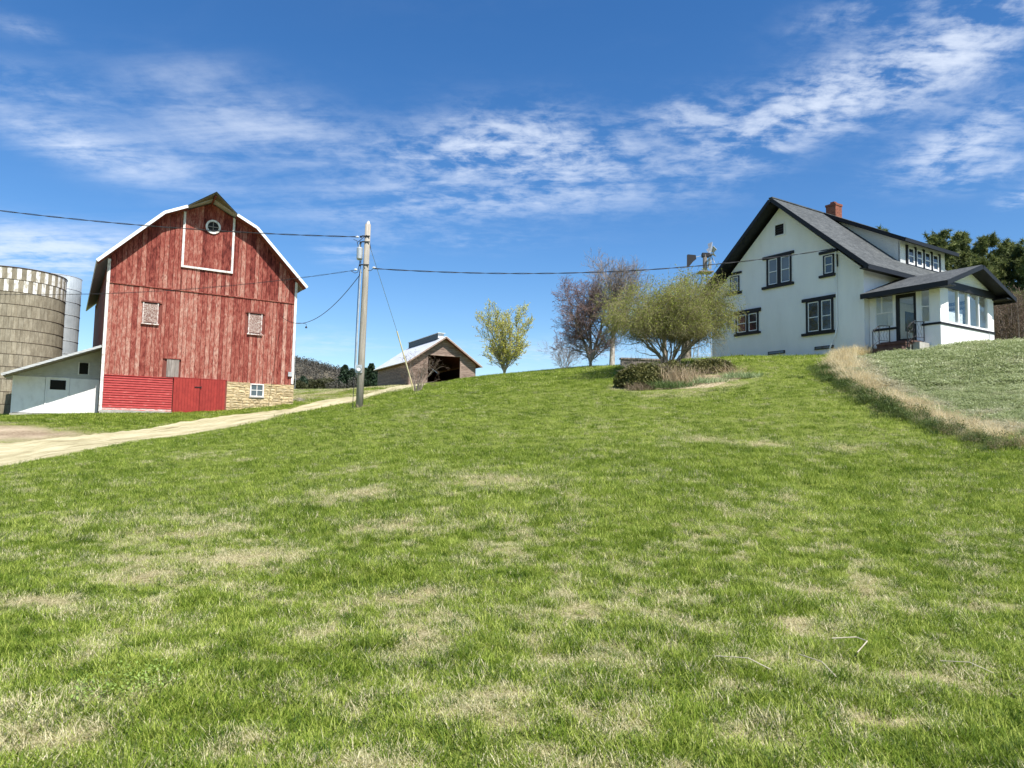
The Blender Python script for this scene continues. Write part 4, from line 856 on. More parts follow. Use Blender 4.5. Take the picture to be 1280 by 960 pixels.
for k in range(4):
    a = wx + k * ww
    w = box('window', M['darkvoid'], dm, a + .08, a + ww - .08, DY - .035, DY - .022, wz0, wz1)
    box('mullion', M['black'], w, a - .06, a + .07, DY - .10, DY - .021, wz0 - .1, wz1 + .08)
    if k == 3: box('mullion', M['black'], w, a + ww - .06, a + ww + .07, DY - .10, DY - .021, wz0 - .1, wz1 + .08)
    m_ = wz0 + .45
    for q in ((a + .08, a + .19, wz0, wz1), (a + ww - .19, a + ww - .08, wz0, wz1), (a + .19, a + ww - .19, wz0, wz0 + .10), (a + .19, a + ww - .19, m_ - .03, m_ + .03), (a + .19, a + ww - .19, wz1 - .08, wz1)):
        box('sash', M['white'], w, q[0], q[1], DY - .07, DY - .036, q[2], q[3])
    box('pane', M['glassdark'], w, a + .19, a + ww - .19, DY - .045, DY - .036, m_ + .03, wz1 - .08); box('pane', M['glassdark'], w, a + .19, a + ww - .19, DY - .044, DY - .036, wz0 + .10, m_ - .03)
    box('sill', M['black'], w, a, a + ww, DY - .09, DY - .021, wz0 - .07, wz0 - .004)
# chimney with separate bricks
cx0, cy0, cw, cd, cz0, cz1 = 5.35, 4.85, .62, .62, 7.9, 9.42
ch = box('chimney', M['brickjoint'], house, cx0 + .012, cx0 + cw - .012, cy0 + .012, cy0 + cd - .012, cz0, cz1 - .02)
z = cz0; r = 0
while z < cz1 - .03:
    off = (r % 2) * .1; k = -1
    for sx_ in range(3):
        a = cx0 + max(0, sx_ * .21 - off + (.0)); b = cx0 + min(cw, (sx_ + 1) * .21 - off + (.012 if sx_ == 2 else 0)); b = cx0 + cw if sx_ == 2 else b
        box('brick', M['brick'], ch, a + .004, b - .004, cy0 - .0, cy0 + .012, z + .004, z + .066)
        a2 = cy0 + max(0, sx_ * .21 - off); b2 = cy0 + cd if sx_ == 2 else cy0 + (sx_ + 1) * .21 - off
        box('brick', M['brick'], ch, cx0 - .0, cx0 + .012, a2 + .016, b2 - .004, z + .004, z + .066)
    z += .072; r += 1
box('cap', M['brick'], ch, cx0 - .03, cx0 + cw + .03, cy0 - .03, cy0 + cd + .03, cz1 - .12, cz1)
box('flue', M['brick'], ch, cx0 + .16, cx0 + .42, cy0 + .18, cy0 + .44, cz1, cz1 + .16)
# porch
px0, px1, py0 = .40, 5.22, -3.22
pc = box('porch', M['stucco'], house, px0, px0 + .15, -.27, -.01, -.7, 2.62)
lz0, lz1 = 1.0, 2.52
def pw(*a): return box('wall', M['stucco'], pc, *a)
pw(px0, px0 + .15, -1.17, -.272, -.7, .96); pw(px0, px0 + .15, -2.80, -2.36, -.7, .96); pw(px0, px0 + .15, py0, -2.80, -.7, 2.62)
pw(px0 + .151, px0 + .66, py0, py0 + .15, -.7, 2.62); pw(px0 + .661, px1 - .52, py0, py0 + .15, -.7, .98); pw(px1 - .519, px1, py0, py0 + .15, -.7, 2.62)
pw(px1 - .15, px1, py0 + .151, -.01, -.7, .98); pw(px1 - .15, px1, py0 + .151, -2.1, .981, 2.62); pw(px1 - .15, px1, -1.1, -.01, .981, 2.62)
for a, b in ((px0 + .152, px1 - .152),): box('floor', M['floorwood'], pc, a, b, py0 + .152, -.012, .05, .22); box('ceiling', M['interior'], pc, a, b, py0 + .152, -.012, 2.60, 2.66)
pt = lambda *a: box('post', M['white'], pc, *a)
pt(px0 - .02, px0 + .15, -1.27, -1.171, -.6, 2.62); pt(px0 - .02, px0 + .15, -2.36, -2.20, .22, 2.62)
box('header', M['white'], pc, px0 - .01, px0 + .15, -1.17, -.272, 2.521, 2.62); box('header', M['white'], pc, px0 - .01, px0 + .15, -2.20, -1.27, 2.43, 2.62); box('header', M['white'], pc, px0 - .01, px0 + .15, -2.80, -2.36, 2.541, 2.62)
box('threshold', M['concrete'], pc, px0, px0 + .15, -2.20, -1.27, -.6, .22)
def lwin(y0, y1, nv, rail):   # window in the left wall
    w = box('window', M['glass'], pc, px0 + .06, px0 + .066, y0 + .04, y1 - .04, lz0 + .04, lz1 - .03)
    s = .05
    qs = [(y0, y0 + s, .962, lz1 + .018), (y1 - s, y1, .962, lz1 + .018), (y0 + s, y1 - s, .962, lz0 + s), (y0 + s, y1 - s, lz1 - .04, lz1 + .018), (y0 + s, y1 - s, rail - .02, rail + .02)]
    if nv: qs.append(((y0 + y1) / 2 + .12, (y0 + y1) / 2 + .145, rail + .02, lz1 - .04))
    for q in qs: box('sash', M['white'], w, px0 + .01, px0 + .10, *q)
lwin(-1.168, -.274, 1, 1.68); lwin(-2.80, -2.362, 0, 1.72)
box('sill', M['black'], pc, px0 - .06, px0 + .008, -1.28, -.20, .86, .96)
dw = box('door', M['glass'], pc, px0 + .07, px0 + .076, -2.08, -1.39, .36, 2.29)
for q in ((-2.198, -2.07, .22, 2.43), (-1.40, -1.272, .22, 2.43), (-2.07, -1.40, .22, .38), (-2.07, -1.40, 2.27, 2.43)): box('frame', M['black'], dw, px0 + .01, px0 + .12, *q)
MB().box(px0 - .04, px0 + .01, -2.16, -2.13, 1.0, 1.15).box(px0 - .06, px0 - .04, -2.16, -2.06, 1.06, 1.09).build('handle', M['steel'], dw)
box('belt_trim', M['black'], pc, px0 - .035, px0 + .0, py0 - .035, -2.42, .86, .96); box('belt_trim', M['black'], pc, px0 - .0, px1 + .03, py0 - .035, py0 - .001, .86, .955)
# four light front window
fx0, fx1, fz0, fz1 = px0 + .662, px1 - .521, .982, 2.60
fw_ = box('window', M['glass'], pc, fx0 + .04, fx1 - .04, py0 + .06, py0 + .066, fz0 + .04, fz1 - .03)
for q in ((fx0, fx0 + .05, fz0, fz1), (fx1 - .05, fx1, fz0, fz1), (fx0 + .05, fx1 - .05, fz0, fz0 + .07), (fx0 + .05, fx1 - .05, fz1 - .05, fz1)): box('frame', M['white'], fw_, q[0], q[1], py0 + .005, py0 + .11, q[2], q[3])
for x, h in ((1.98, .04), (2.90, .09), (3.83, .04)): box('mullion', M['white'], fw_, x - h, x + h, py0 + .0, py0 + .12, fz0 + .07, fz1 - .05)
rw_ = box('window', M['glass'], pc, px1 - .09, px1 - .084, -2.09, -1.11, 1.0, 2.58)
for y in (-2.06, -1.6, -1.14): box('sash', M['white'], rw_, px1 - .12, px1 - .04, y - .03, y + .03, .982, 2.60)
# inside: inner door, interior trim
idr = box('inner_door', M['white'], pc, 1.9, 2.75, -.03, -.001, .22, 2.2)
box('knob', M['black'], idr, 2.62, 2.68, -.09, -.031, 1.15, 1.21)
box('inner_window', M['glassblue'], pc, 3.5, 4.5, -.03, -.001, 1.2, 2.2)
box('lining', M['interior'], pc, px0 + .16, px1 - .16, -.0, .010, .22, 2.6)
# porch roof
pr = lambda x: 3.62 - .36 * abs(x - 2.81)
PE0, PE1, PF = -.28, 5.90, -3.86
def pslab(name, mat, par, xa, za, xb, zb, ya, yb, th): return slab(name, mat, par, (xa, za), (xb, zb), ya, yb, th)
prf = pslab('porch_roof', M['shingle'], pc, PE0, pr(PE0), 2.81, 3.62, PF, -.002, .08); pslab('roof_slope', M['shingle'], prf, 2.81, 3.62, PE1, pr(PE1), PF, -.002, .08)
# keep the roof out of the rooms: slopes end inside the main roof volume
pslab('soffit', M['black'], prf, PE0 + .02, pr(PE0) - .07, 2.81, 3.55, PF + .02, py0 - .06, .06); pslab('soffit', M['black'], prf, 2.81, 3.55, PE1 - .02, pr(PE1) - .07, PF + .02, py0 - .06, .06)
pslab('rake_board', M['black'], prf, PE0, pr(PE0) - .13, 2.81, 3.50, PF - .045, PF - .002, .19); pslab('rake_board', M['black'], prf, 2.81, 3.50, PE1, pr(PE1) - .13, PF - .045, PF - .002, .19)
box('fascia', M['black'], prf, PE0 - .04, PE0 - .002, PF - .045, -.0, pr(PE0) - .16, pr(PE0) + .07); box('fascia', M['black'], prf, PE1 + .002, PE1 + .04, PF - .045, .0, pr(PE1) - .16, pr(PE1) + .07)
box('eave_soffit', M['black'], prf, PE0, px0 + .1, PF + .02, -.0, 2.44, 2.50); box('eave_soffit', M['black'], prf, px1 - .1, PE1, PF + .02, -.0, 2.44, 2.50)
MB().prism([(.62, 2.84), (5.0, 2.84), (2.81, 3.56)], lambda u, v, w: (u, w, v), py0 - .02, py0 + .1).build('gable_panel', M['siding'], pc)
MB().prism([(.2, 2.5), (5.42, 2.5), (5.42, 2.60), (4.80, 2.82), (.82, 2.82), (.2, 2.60)], lambda u, v, w: (u, w, v), py0 - .10, py0 - .002).build('beam', M['black'], pc)
box('beam', M['black'], pc, px0 - .05, px0 + .16, py0 + .121, -.001, 2.622, 2.65)
MB().tube([(4.62, py0 - .05, .86), (4.62, py0 - .05, -.4)], .02, 6).build('downspout', M['steel'], pc)
# steps and railings
st_ = box('steps', M['step'], pc, -.62, px0 - .001, -2.48, -1.10, .05, .16)
box('tread', M['step'], st_, -.95, -.62, -2.42, -1.14, -.16, .0); box('tread', M['step'], st_, -.99, px0 - .02, -2.44, -1.12, -.02, .049); box('base', M['concrete'], st_, -.58, px0 - .02, -2.42, -1.16, -.7, -.021)
box('tread', M['step'], st_, -1.25, -.90, -2.42, -1.14, -.34, -.17); box('brick_pier', M['concrete'], st_, -.5, .3, -2.78, -2.49, -.6, .05)
for yy in (-1.02, -2.56):
    rl = MB().tube([(-1.05, yy, .62), (-.55, yy, .95), (.34, yy, 1.02)], .018, 6).build('railing', M['blacktrim'], pc)
    for xx, zb, zt_ in ((-1.05, -.4, .64), (-.55, .0, .95), (.30, .15, 1.01)): MB().box(xx - .015, xx + .015, yy - .015, yy + .015, zb, zt_).build('post', M['blacktrim'], rl)
    MB().tube([(-1.05, yy, -.02), (-.55, yy, .28), (.34, yy, .32)], .012, 6).build('rail', M['blacktrim'], rl)
    for k in range(5):
        xx = -.9 + k * .24; zt_ = .70 + min(.27, (xx + 1.05) * .55); zb = .05 + min(.25, (xx + 1.05) * .55)
        c = [(xx + .045 * math.sin(t * 2), yy, zb + (zt_ - zb) * t / 6.28) for t in np.linspace(0, 6.28, 16)]
        MB().tube(c, .007, 4).build('scroll', M['blacktrim'], rl)

# ------------------------------------------------------------------ poles, wires
pole = empty('utility_pole', (-6.44, 30.0, 2.6), 0, 'weathered wooden utility pole with a meter and grey transformer beside the drive', 'utility pole')
top = (.10, 0, 8.0)
MB().tube([(0, 0, -.6), (.03, 0, 2.5), (.07, 0, 5.5), top], [.155, .145, .13, .118], 14).build('shaft', M['pole'], pole, smooth=True)
MB().tube([(top[0], 0, 8.0), (top[0] + .01, .01, 8.12), (top[0] + .015, .02, 8.17)], [.115, .06, .01], 10).build('pole_top', M['steel'], pole)
MB().tube([(-.02, -.24, 1.73), (-.02, -.10, 1.73)], .10, 18).build('meter', M['white'], pole); ring('meter_rim', M['steel'], pole, (-.02, 1.73), .085, .115, -.26, -.20, 20)
box('meter_base', M['steel'], pole, -.18, .10, -.19, -.12, 1.56, 1.9)
MB().tube([(-.19, -.10, 1.9), (-.16, -.10, 4.2), (-.12, -.10, 6.0)], .028, 8).build('conduit', M['steel'], pole); MB().tube([(-.26, -.06, 0.1), (-.24, -.06, 3), (-.20, -.06, 5.6), (-.13, -.05, 6.4)], .014, 6).build('cable', M['wire'], pole)
trf = MB().tube([(-.22, .02, 6.45), (-.22, .02, 6.50), (-.22, .02, 6.95), (-.22, .02, 7.0)], [.10, .13, .13, .09], 16).build('transformer', M['steel'], pole)
MB().tube([(-.22, .02, 7.0), (-.22, .02, 7.1), (-.22, .02, 7.18)], [.035, .05, .02], 8).build('bushing', M['oldwhite'], trf)
for zz_ in (7.45, 7.2, 6.2): MB().box(-.12, .22, -.14, -.11, zz_ - .02, zz_ + .03).tube([(-.14, -.03, zz_), (-.22, -.03, zz_)], .045, 8).build('bracket', M['blacktrim'], pole)
for pts in ([(-.5, 0, 7.33), (-.35, -.02, 7.28), (-.28, -.03, 7.0), (-.24, -.04, 6.7), (-.12, -.12, 6.2)], [(-.55, 0, 5.95), (-.38, -.03, 5.86), (-.25, -.05, 5.9), (-.18, -.06, 6.4), (-.16, -.06, 7.2)],
            [(.6, 0, 6.05), (.42, 0, 6.10), (.28, 0, 5.98), (.12, -.08, 6.0), (.02, -.15, 6.1)], [(.14, 0, 7.5), (.2, 0, 7.2), (.26, 0, 6.9)], [(-.3, -.05, 7.2), (-.1, -.13, 7.35), (.1, -.14, 7.5)]):
    MB().tube(pts, .014, 6).build('jumper', M['wire'], pole)
for c in ((-.34, 0, 7.45), (-.36, 0, 6.02), (.42, 0, 6.12)): MB().tube([(c[0] - .07, c[1], c[2]), (c[0], c[1], c[2]), (c[0] + .07, c[1], c[2])], [.02, .045, .02], 10).build('insulator', M['oldwhite'], pole)
def cable(p, q, sag, n=40, tw=0, r=.011):
    p, q = np.array(p, float), np.array(q, float); t = np.linspace(0, 1, n)[:, None]; C = p * (1 - t) + q * t; C[:, 2] -= sag * 4 * (t * (1 - t))[:, 0]
    b = MB()
    if tw:
        L = np.linalg.norm(q - p); m_ = int(L / .35) * 6; t = np.linspace(0, 1, m_)[:, None]; C = p * (1 - t) + q * t; C[:, 2] -= sag * 4 * (t * (1 - t))[:, 0]
        for ph in (0, math.pi):
            a = t[:, 0] * L / tw * 2 * math.pi + ph; D_ = C.copy(); D_[:, 2] += .018 * np.cos(a); D_[:, 1] += .018 * np.sin(a); b.tube(D_, r, 4)
    else: b.tube(C, r, 5)
    return b
PT = np.array([-6.44, 30, 2.6])
def wt(px_, pz_): return PT + np.array([px_, 0, pz_])
tag(cable(wt(-.30, 7.45), (-30.0, 31.0, 12.1), .42, tw=2.1, r=.013).build('power_line', M['wire']), 'twisted power line passing high across the barn gable to the pole top', 'power line')
tag(cable(wt(-.34, 6.0), (-30.0, 31.0, 7.75), .75, tw=1.6, r=.007).build('power_line', M['wire']), 'lower thin line sagging across the barn front and the silo', 'power line')
tag(cable(wt(-.1, 5.9), (-15.15, 46.2, 9.1), 1.1, r=.016).build('service_cable', M['wire']), 'loosely hanging cable from the pole to the right eave of the barn', 'cable')
tag(cable(wt(.42, 6.08), (15.6, 34.15, 11.1), .62, tw=2.2, r=.013).build('service_drop', M['wire']), 'twisted power line running from the pole to the white house', 'power line')
gy = MB().tube([wt(.12, 7.3), np.array((-5.94, 36.0, 6.87)), np.array((-5.15, 36.9, 4.1)) * 1.0], .010, 5).build('guy_wire', M['steel'])
tag(gy, 'slanting steel guy wire with a pale guard tube beside the bare shrub', 'guy wire')
MB().tube([(-5.94, 36.0, 6.87), (-5.5, 36.5, 5.3), (-5.12, 36.95, 3.9)], .032, 8).build('guard_tube', material('yellowed_guard', [(.3, (.55, .47, .22)), (.7, (.72, .66, .45))], nscale=2), gy)

# windmill
wm = empty('windmill', (15.0, 55.0, 6.0), 0, 'old steel farm windmill with a dark tail vane, rising behind the olive bush', 'windmill')
TH = 9.0
for s in ((-1, -1), (1, -1), (1, 1), (-1, 1)): MB().tube([(s[0] * .95, s[1] * .95, -.3), (s[0] * .14, s[1] * .14, TH)], .035, 6).build('tower_leg', M['steel'], wm)
for k in range(1, 8):
    z = k * 1.12; w = .95 - .81 * z / TH; b = MB()
    c = [(-w, -w, z), (w, -w, z), (w, w, z), (-w, w, z), (-w, -w, z)]
    for a, e in zip(c[:-1], c[1:]): b.tube([a, e], .018, 4)
    w2 = .95 - .81 * (z - 1.12) / TH; c2 = [(-w2, -w2, z - 1.12), (w2, -w2, z - 1.12), (w2, w2, z - 1.12), (-w2, w2, z - 1.12)]
    for i in range(4): b.tube([c2[i], c[(i + 1) % 4]], .014, 4)
    b.build('brace', M['steel'], wm)
box('platform', M['greywood'], wm, -.55, .55, -.55, .55, TH - .25, TH - .18)
MB().tube([(0, 0, TH - .18), (0, 0, TH + 1.2)], .17, 8).build('mast', M['greywood'], wm); box('gearbox', M['blacktrim'], wm, -.25, .35, -.16, .16, TH + 1.0, TH + 1.35, bevel=.03)
hub = MB().tube([(.35, 0, TH + 1.2), (.55, 0, TH + 1.2)], .12, 10).build('hub', M['blacktrim'], wm)
for k in range(12):
    a = k * math.pi / 6 + .1; b = MB(); ca, sa = math.cos(a), math.sin(a); cb, sb = math.cos(a + .28), math.sin(a + .28)
    if k in (3, 4, 8): continue
    P0 = (.40, .38 * ca, TH + 1.2 + .38 * sa); P1 = (.56, .38 * cb, TH + 1.2 + .38 * sb); P2 = (.62, 1.12 * cb, TH + 1.2 + 1.12 * sb); P3 = (.34, 1.12 * ca, TH + 1.2 + 1.12 * sa)
    v = [P0, P1, P2, P3] + [(p[0] + .012, p[1], p[2] + .004) for p in (P0, P1, P2, P3)]
    b.add(v, [(0, 1, 2, 3), (7, 6, 5, 4), (0, 4, 5, 1), (1, 5, 6, 2), (2, 6, 7, 3), (3, 7, 4, 0)]).tube([(.45, 0, TH + 1.2), (.47, 1.1 * ca, TH + 1.2 + 1.1 * sa)], .012, 4).build('blade', M['steel'], wm)
vn = MB().tube([(-.2, 0, TH + 1.15), (-.8, .03, TH + 1.0)], .025, 5).build('tail_bone', M['steel'], wm)
MB().prism([(-.72, 1.18), (-.68, .85), (-.95, .62), (-1.32, .15), (-1.42, .25), (-1.42, 1.15), (-1.35, 1.22)], lambda u, v, w: (u, w, TH + v), .0, .02).build('tail_vane', M['blacktrim'], vn)

# ------------------------------------------------------------------ trees
def tubes(P, Rd, s):
    """P (N,k,3) polylines, Rd (N,k) -> verts, quads"""
    N, k, _ = P.shape; T = np.empty_like(P); T[:, 1:-1] = P[:, 2:] - P[:, :-2]; T[:, 0] = P[:, 1] - P[:, 0]; T[:, -1] = P[:, -1] - P[:, -2]
    T /= np.linalg.norm(T, axis=2, keepdims=True) + 1e-9; ref = np.where(np.abs(T[..., 2:3]) < .9, [[[0, 0, 1.]]], [[[1., 0, 0]]])
    a = np.cross(T, ref); a /= np.linalg.norm(a, axis=2, keepdims=True) + 1e-9; b = np.cross(T, a)
    th = np.arange(s) * 2 * math.pi / s
    V = P[:, :, None, :] + Rd[:, :, None, None] * (a[:, :, None, :] * np.cos(th)[None, None, :, None] + b[:, :, None, :] * np.sin(th)[None, None, :, None])
    I = np.arange(N * k * s).reshape(N, k, s); J = np.roll(I, -1, 2)
    F = np.stack([I[:, :-1], J[:, :-1], J[:, 1:], I[:, 1:]], -1).reshape(-1, 4)
    return V.reshape(-1, 3), F
def unit(v): return v / (np.linalg.norm(v, axis=-1, keepdims=True) + 1e-9)
def sprout(rng, P, Rd, n, length, ang, k, up=0., jit=.15, rr=.55, t0=.25, t1=1., rtip=.3, lenvar=.3, out=0., center=None, taperlen=.0):
    """n children from every polyline"""
    N, kk, _ = P.shape; t = t0 + (t1 - t0) * (np.arange(n)[None, :] + rng.random((N, n))) / n; f = t * (kk - 1); i = np.minimum(f.astype(int), kk - 2); w = (f - i)[..., None]
    ar = np.arange(N)[:, None]; S = P[ar, i] * (1 - w) + P[ar, i + 1] * w; D = unit(P[ar, i + 1] - P[ar, i]); r0 = (Rd[ar, i] * (1 - w[..., 0]) + Rd[ar, i + 1] * w[..., 0]) * rr
    S = S.reshape(-1, 3); D = D.reshape(-1, 3); r0 = r0.ravel(); Mn = len(S); q = unit(np.cross(D, rng.normal(size=(Mn, 3))))
    a = np.radians(ang * (.7 + .6 * rng.random(Mn)))[:, None]; d = unit(D * np.cos(a) + q * np.sin(a))
    if out and center is not None: d = unit(d + out * unit((S - center) * [1, 1, .2]))
    L = length * (1 - lenvar + 2 * lenvar * rng.random(Mn)) * (1 - taperlen * t.ravel())
    Q = np.empty((Mn, k, 3)); Q[:, 0] = S
    for j in range(1, k):
        d = unit(d + rng.normal(size=(Mn, 3)) * jit + np.array([0, 0, up])); Q[:, j] = Q[:, j - 1] + d * (L / (k - 1))[:, None]
    R2 = r0[:, None] * np.linspace(1, rtip, k)[None, :]; return Q, R2
def leafquads(rng, C, size, elong=1.6, bias=None):
    n = len(C); a = unit(rng.normal(size=(n, 3)) + (0 if bias is None else bias)); b = unit(np.cross(a, rng.normal(size=(n, 3)))); s = (size * (.6 + .8 * rng.random(n)))[:, None]
    V = np.stack([C - a * s * elong * .5, C + b * s * .5, C + a * s * elong * .5, C - b * s * .5], 1).reshape(-1, 3); return V, np.arange(4 * n).reshape(n, 4)
def pts_on(rng, P, n, t0=.2):
    N, kk, _ = P.shape; t = (t0 + (1 - t0) * rng.random((N, n))) * (kk - 1); i = np.minimum(t.astype(int), kk - 2); w = (t - i)[..., None]; ar = np.arange(N)[:, None]
    return (P[ar, i] * (1 - w) + P[ar, i + 1] * w).reshape(-1, 3)
def merge(parts):
    V = []; F = []; c = 0
    for v, f in parts: V.append(v); F.append(f + c); c += len(v)
    return np.concatenate(V), np.concatenate(F)
def line(pts, k=6):
    pts = np.array(pts, float); t = np.linspace(0, len(pts) - 1, k); return np.stack([np.interp(t, np.arange(len(pts)), pts[:, j]) for j in range(3)], 1)[None]

def tree(name, loc, label, cat, trunks, r0, levels, bark, twigmat, leaf=None, seed=1, group=None, split=2, rmin=.006):
    """trunks: list of point lists; levels: list of sprout kwargs"""
    rng = np.random.default_rng(seed); o = empty(name, loc, 0, label, cat, group)
    P = np.concatenate([line(t) for t in trunks]); Rd = np.repeat((r0 * np.linspace(1, .35, 6))[None], len(P), 0)
    big = [tubes(P, Rd, 9)]; small = []; cur = [(P, Rd)]; allc = []
    for li, lv in enumerate(levels):
        lv = dict(lv); Q, R2 = sprout(rng, cur[0][0], cur[0][1], **lv)
        (big if li < split else small).append(tubes(Q, np.maximum(R2, rmin), 6 if li == 0 else 4 if li < split else 3)); cur = [(Q, np.maximum(R2, rmin))]; allc.append(Q)
    v, f = merge(big); rawmesh('trunk', v, f, bark, o, smooth=True)
    v, f = merge(small); rawmesh('crown', v, f, twigmat, o)
    if leaf:
        n, size, mat, elong, t0 = leaf; C = pts_on(rng, allc[-1], n, t0); C = C + rng.normal(size=C.shape) * size * .5; v, f = leafquads(rng, C, size, elong); rawmesh('foliage', v, f, mat, o)
    return o, allc
def gz(x, y): return h1(x, y) - .05

# tall bare tree and purple tree near the crest
tree('bare_tree', (6.35, 45.0, gz(6.35, 45)), 'tall bare tree with a pale trunk behind the olive bush', 'tree', [[(0, 0, 0), (.02, 0, 1.4), (.08, .05, 2.8), (.1, .0, 4.6)]], .19,
     [dict(n=15, length=2.7, ang=42, k=6, up=.14, jit=.08, rr=.55, t0=.40, taperlen=.30), dict(n=10, length=1.25, ang=34, k=5, up=.10, jit=.12, rr=.55), dict(n=7, length=.62, ang=36, k=4, up=.06, rr=.62), dict(n=4, length=.30, ang=38, k=3, up=.03, rr=.75)], M['palebark'], M['greytwig'], seed=5)
tree('budding_tree', (5.05, 45.6, gz(5.05, 45.6)), 'round bare tree with purplish budding twigs left of the pale trunk', 'tree', [[(0, 0, 0), (0, 0, .6), (.05, 0, 1.3)], [(0, 0, .5), (-.35, .1, 1.5), (-.8, .1, 2.9), (-.9, .1, 4.2)], [(0, 0, .5), (.3, -.1, 1.5), (.7, -.1, 2.8), (.8, 0, 4.0)], [(0, 0, .7), (0, .2, 2.0), (-.1, .2, 4.6)]], .12,
     [dict(n=12, length=1.75, ang=58, k=6, up=.06, jit=.12, rr=.6, t0=.35), dict(n=10, length=.95, ang=48, k=5, up=.05, jit=.15, rr=.6), dict(n=7, length=.45, ang=45, k=4, up=.06, rr=.7), dict(n=3, length=.18, ang=40, k=3, rr=.85)], M['greybark'], M['purpletwig'], leaf=(1, .03, M['purplebud'], 1.8, .3), seed=8)
tree('yellow_tree', (-.55, 50, gz(-.55, 50)), 'small upright tree hazed with yellow-green leaves right of the machine shed', 'tree', [[(0, 0, 0), (.12 * c, .05, .6), (.75 * c, .4 * s, 2.0), (1.05 * c, .7 * s, 3.6)] for c, s in ((0, 1), (1, 0), (-1, .3), (.5, -1), (-.5, -1), (1.25, .8), (-1.3, -.5))], .045,
     [dict(n=14, length=1.2, ang=34, k=5, up=.14, jit=.08, rr=.5, t0=.12), dict(n=9, length=.6, ang=30, k=4, up=.10, rr=.6), dict(n=4, length=.25, ang=34, k=3, up=.08, rr=.75)], M['paletwig'], M['paletwig'], leaf=(5, .05, M['yellowleaf'], 1.5, .0), seed=3, split=1)
tree('bare_shrub', (4.25, 58, gz(4.25, 58)), 'little distant bare shrub peeping over the crest between the yellow and purple trees', 'shrub', [[(0, 0, 0), (.3 * c, .3 * s, 1.0), (.9 * c, .5 * s, 2.0)] for c, s in ((0, 1), (1, 0), (-1, .3), (.5, -1), (-.6, -.7))], .035,
     [dict(n=8, length=1.1, ang=40, k=4, up=.1, rr=.55, t0=.2), dict(n=6, length=.5, ang=40, k=3, up=.05, rr=.6), dict(n=4, length=.25, ang=40, k=3, rr=.7)], M['greytwig'], M['greytwig'], seed=12, split=1)
tree('bare_shrub', (-5.55, 41.5, gz(-5.55, 41.5)), 'spindly bare brown shrub in front of the machine shed doorway', 'shrub', [[(.1 * c, .1 * s, 0), (.25 * c, .2 * s, .7), (.6 * c, .4 * s, 1.45)] for c, s in ((0, 1), (1, 0), (-1, .3), (.6, -1), (-.6, -.7), (1.5, .5))], .045,
     [dict(n=5, length=.9, ang=42, k=5, up=.03, jit=.2, rr=.5, t0=.25), dict(n=5, length=.42, ang=48, k=4, rr=.6, jit=.2), dict(n=4, length=.2, ang=45, k=3, rr=.7)], M['greybark'], M['thicket'], leaf=(1, .03, M['brownleaf'], 1.3, .3), seed=14, split=1, rmin=.0045)
tree('shade_tree', (8.9, 36.2, gz(8.9, 36.2)), 'thick dark trunked tree hidden behind the olive bush beside the house', 'tree', [[(0, 0, 0), (.03, 0, 1.5), (.05, 0, 3.0)]], .30,
     [dict(n=9, length=1.3, ang=45, k=5, up=.08, jit=.12, rr=.45, t0=.45), dict(n=8, length=1.0, ang=42, k=4, up=.05, rr=.5), dict(n=7, length=.5, ang=40, k=4, rr=.6), dict(n=3, length=.25, ang=40, k=3, rr=.7)], M['greybark'], M['willowtwig'], leaf=(2, .05, M['willowleaf'], 1.5, .1), seed=17)
tree('small_tree', (7.55, 35.0, gz(7.55, 35)), 'slender dark trunk showing under the left side of the olive bush', 'tree', [[(0, 0, 0), (.0, 0, 1.0), (.05, 0, 2.3)]], .13,
     [dict(n=7, length=1.2, ang=50, k=5, up=.06, jit=.12, rr=.45, t0=.5), dict(n=7, length=.7, ang=42, k=4, rr=.5), dict(n=5, length=.35, ang=40, k=3, rr=.6)], M['greybark'], M['willowtwig'], seed=18)
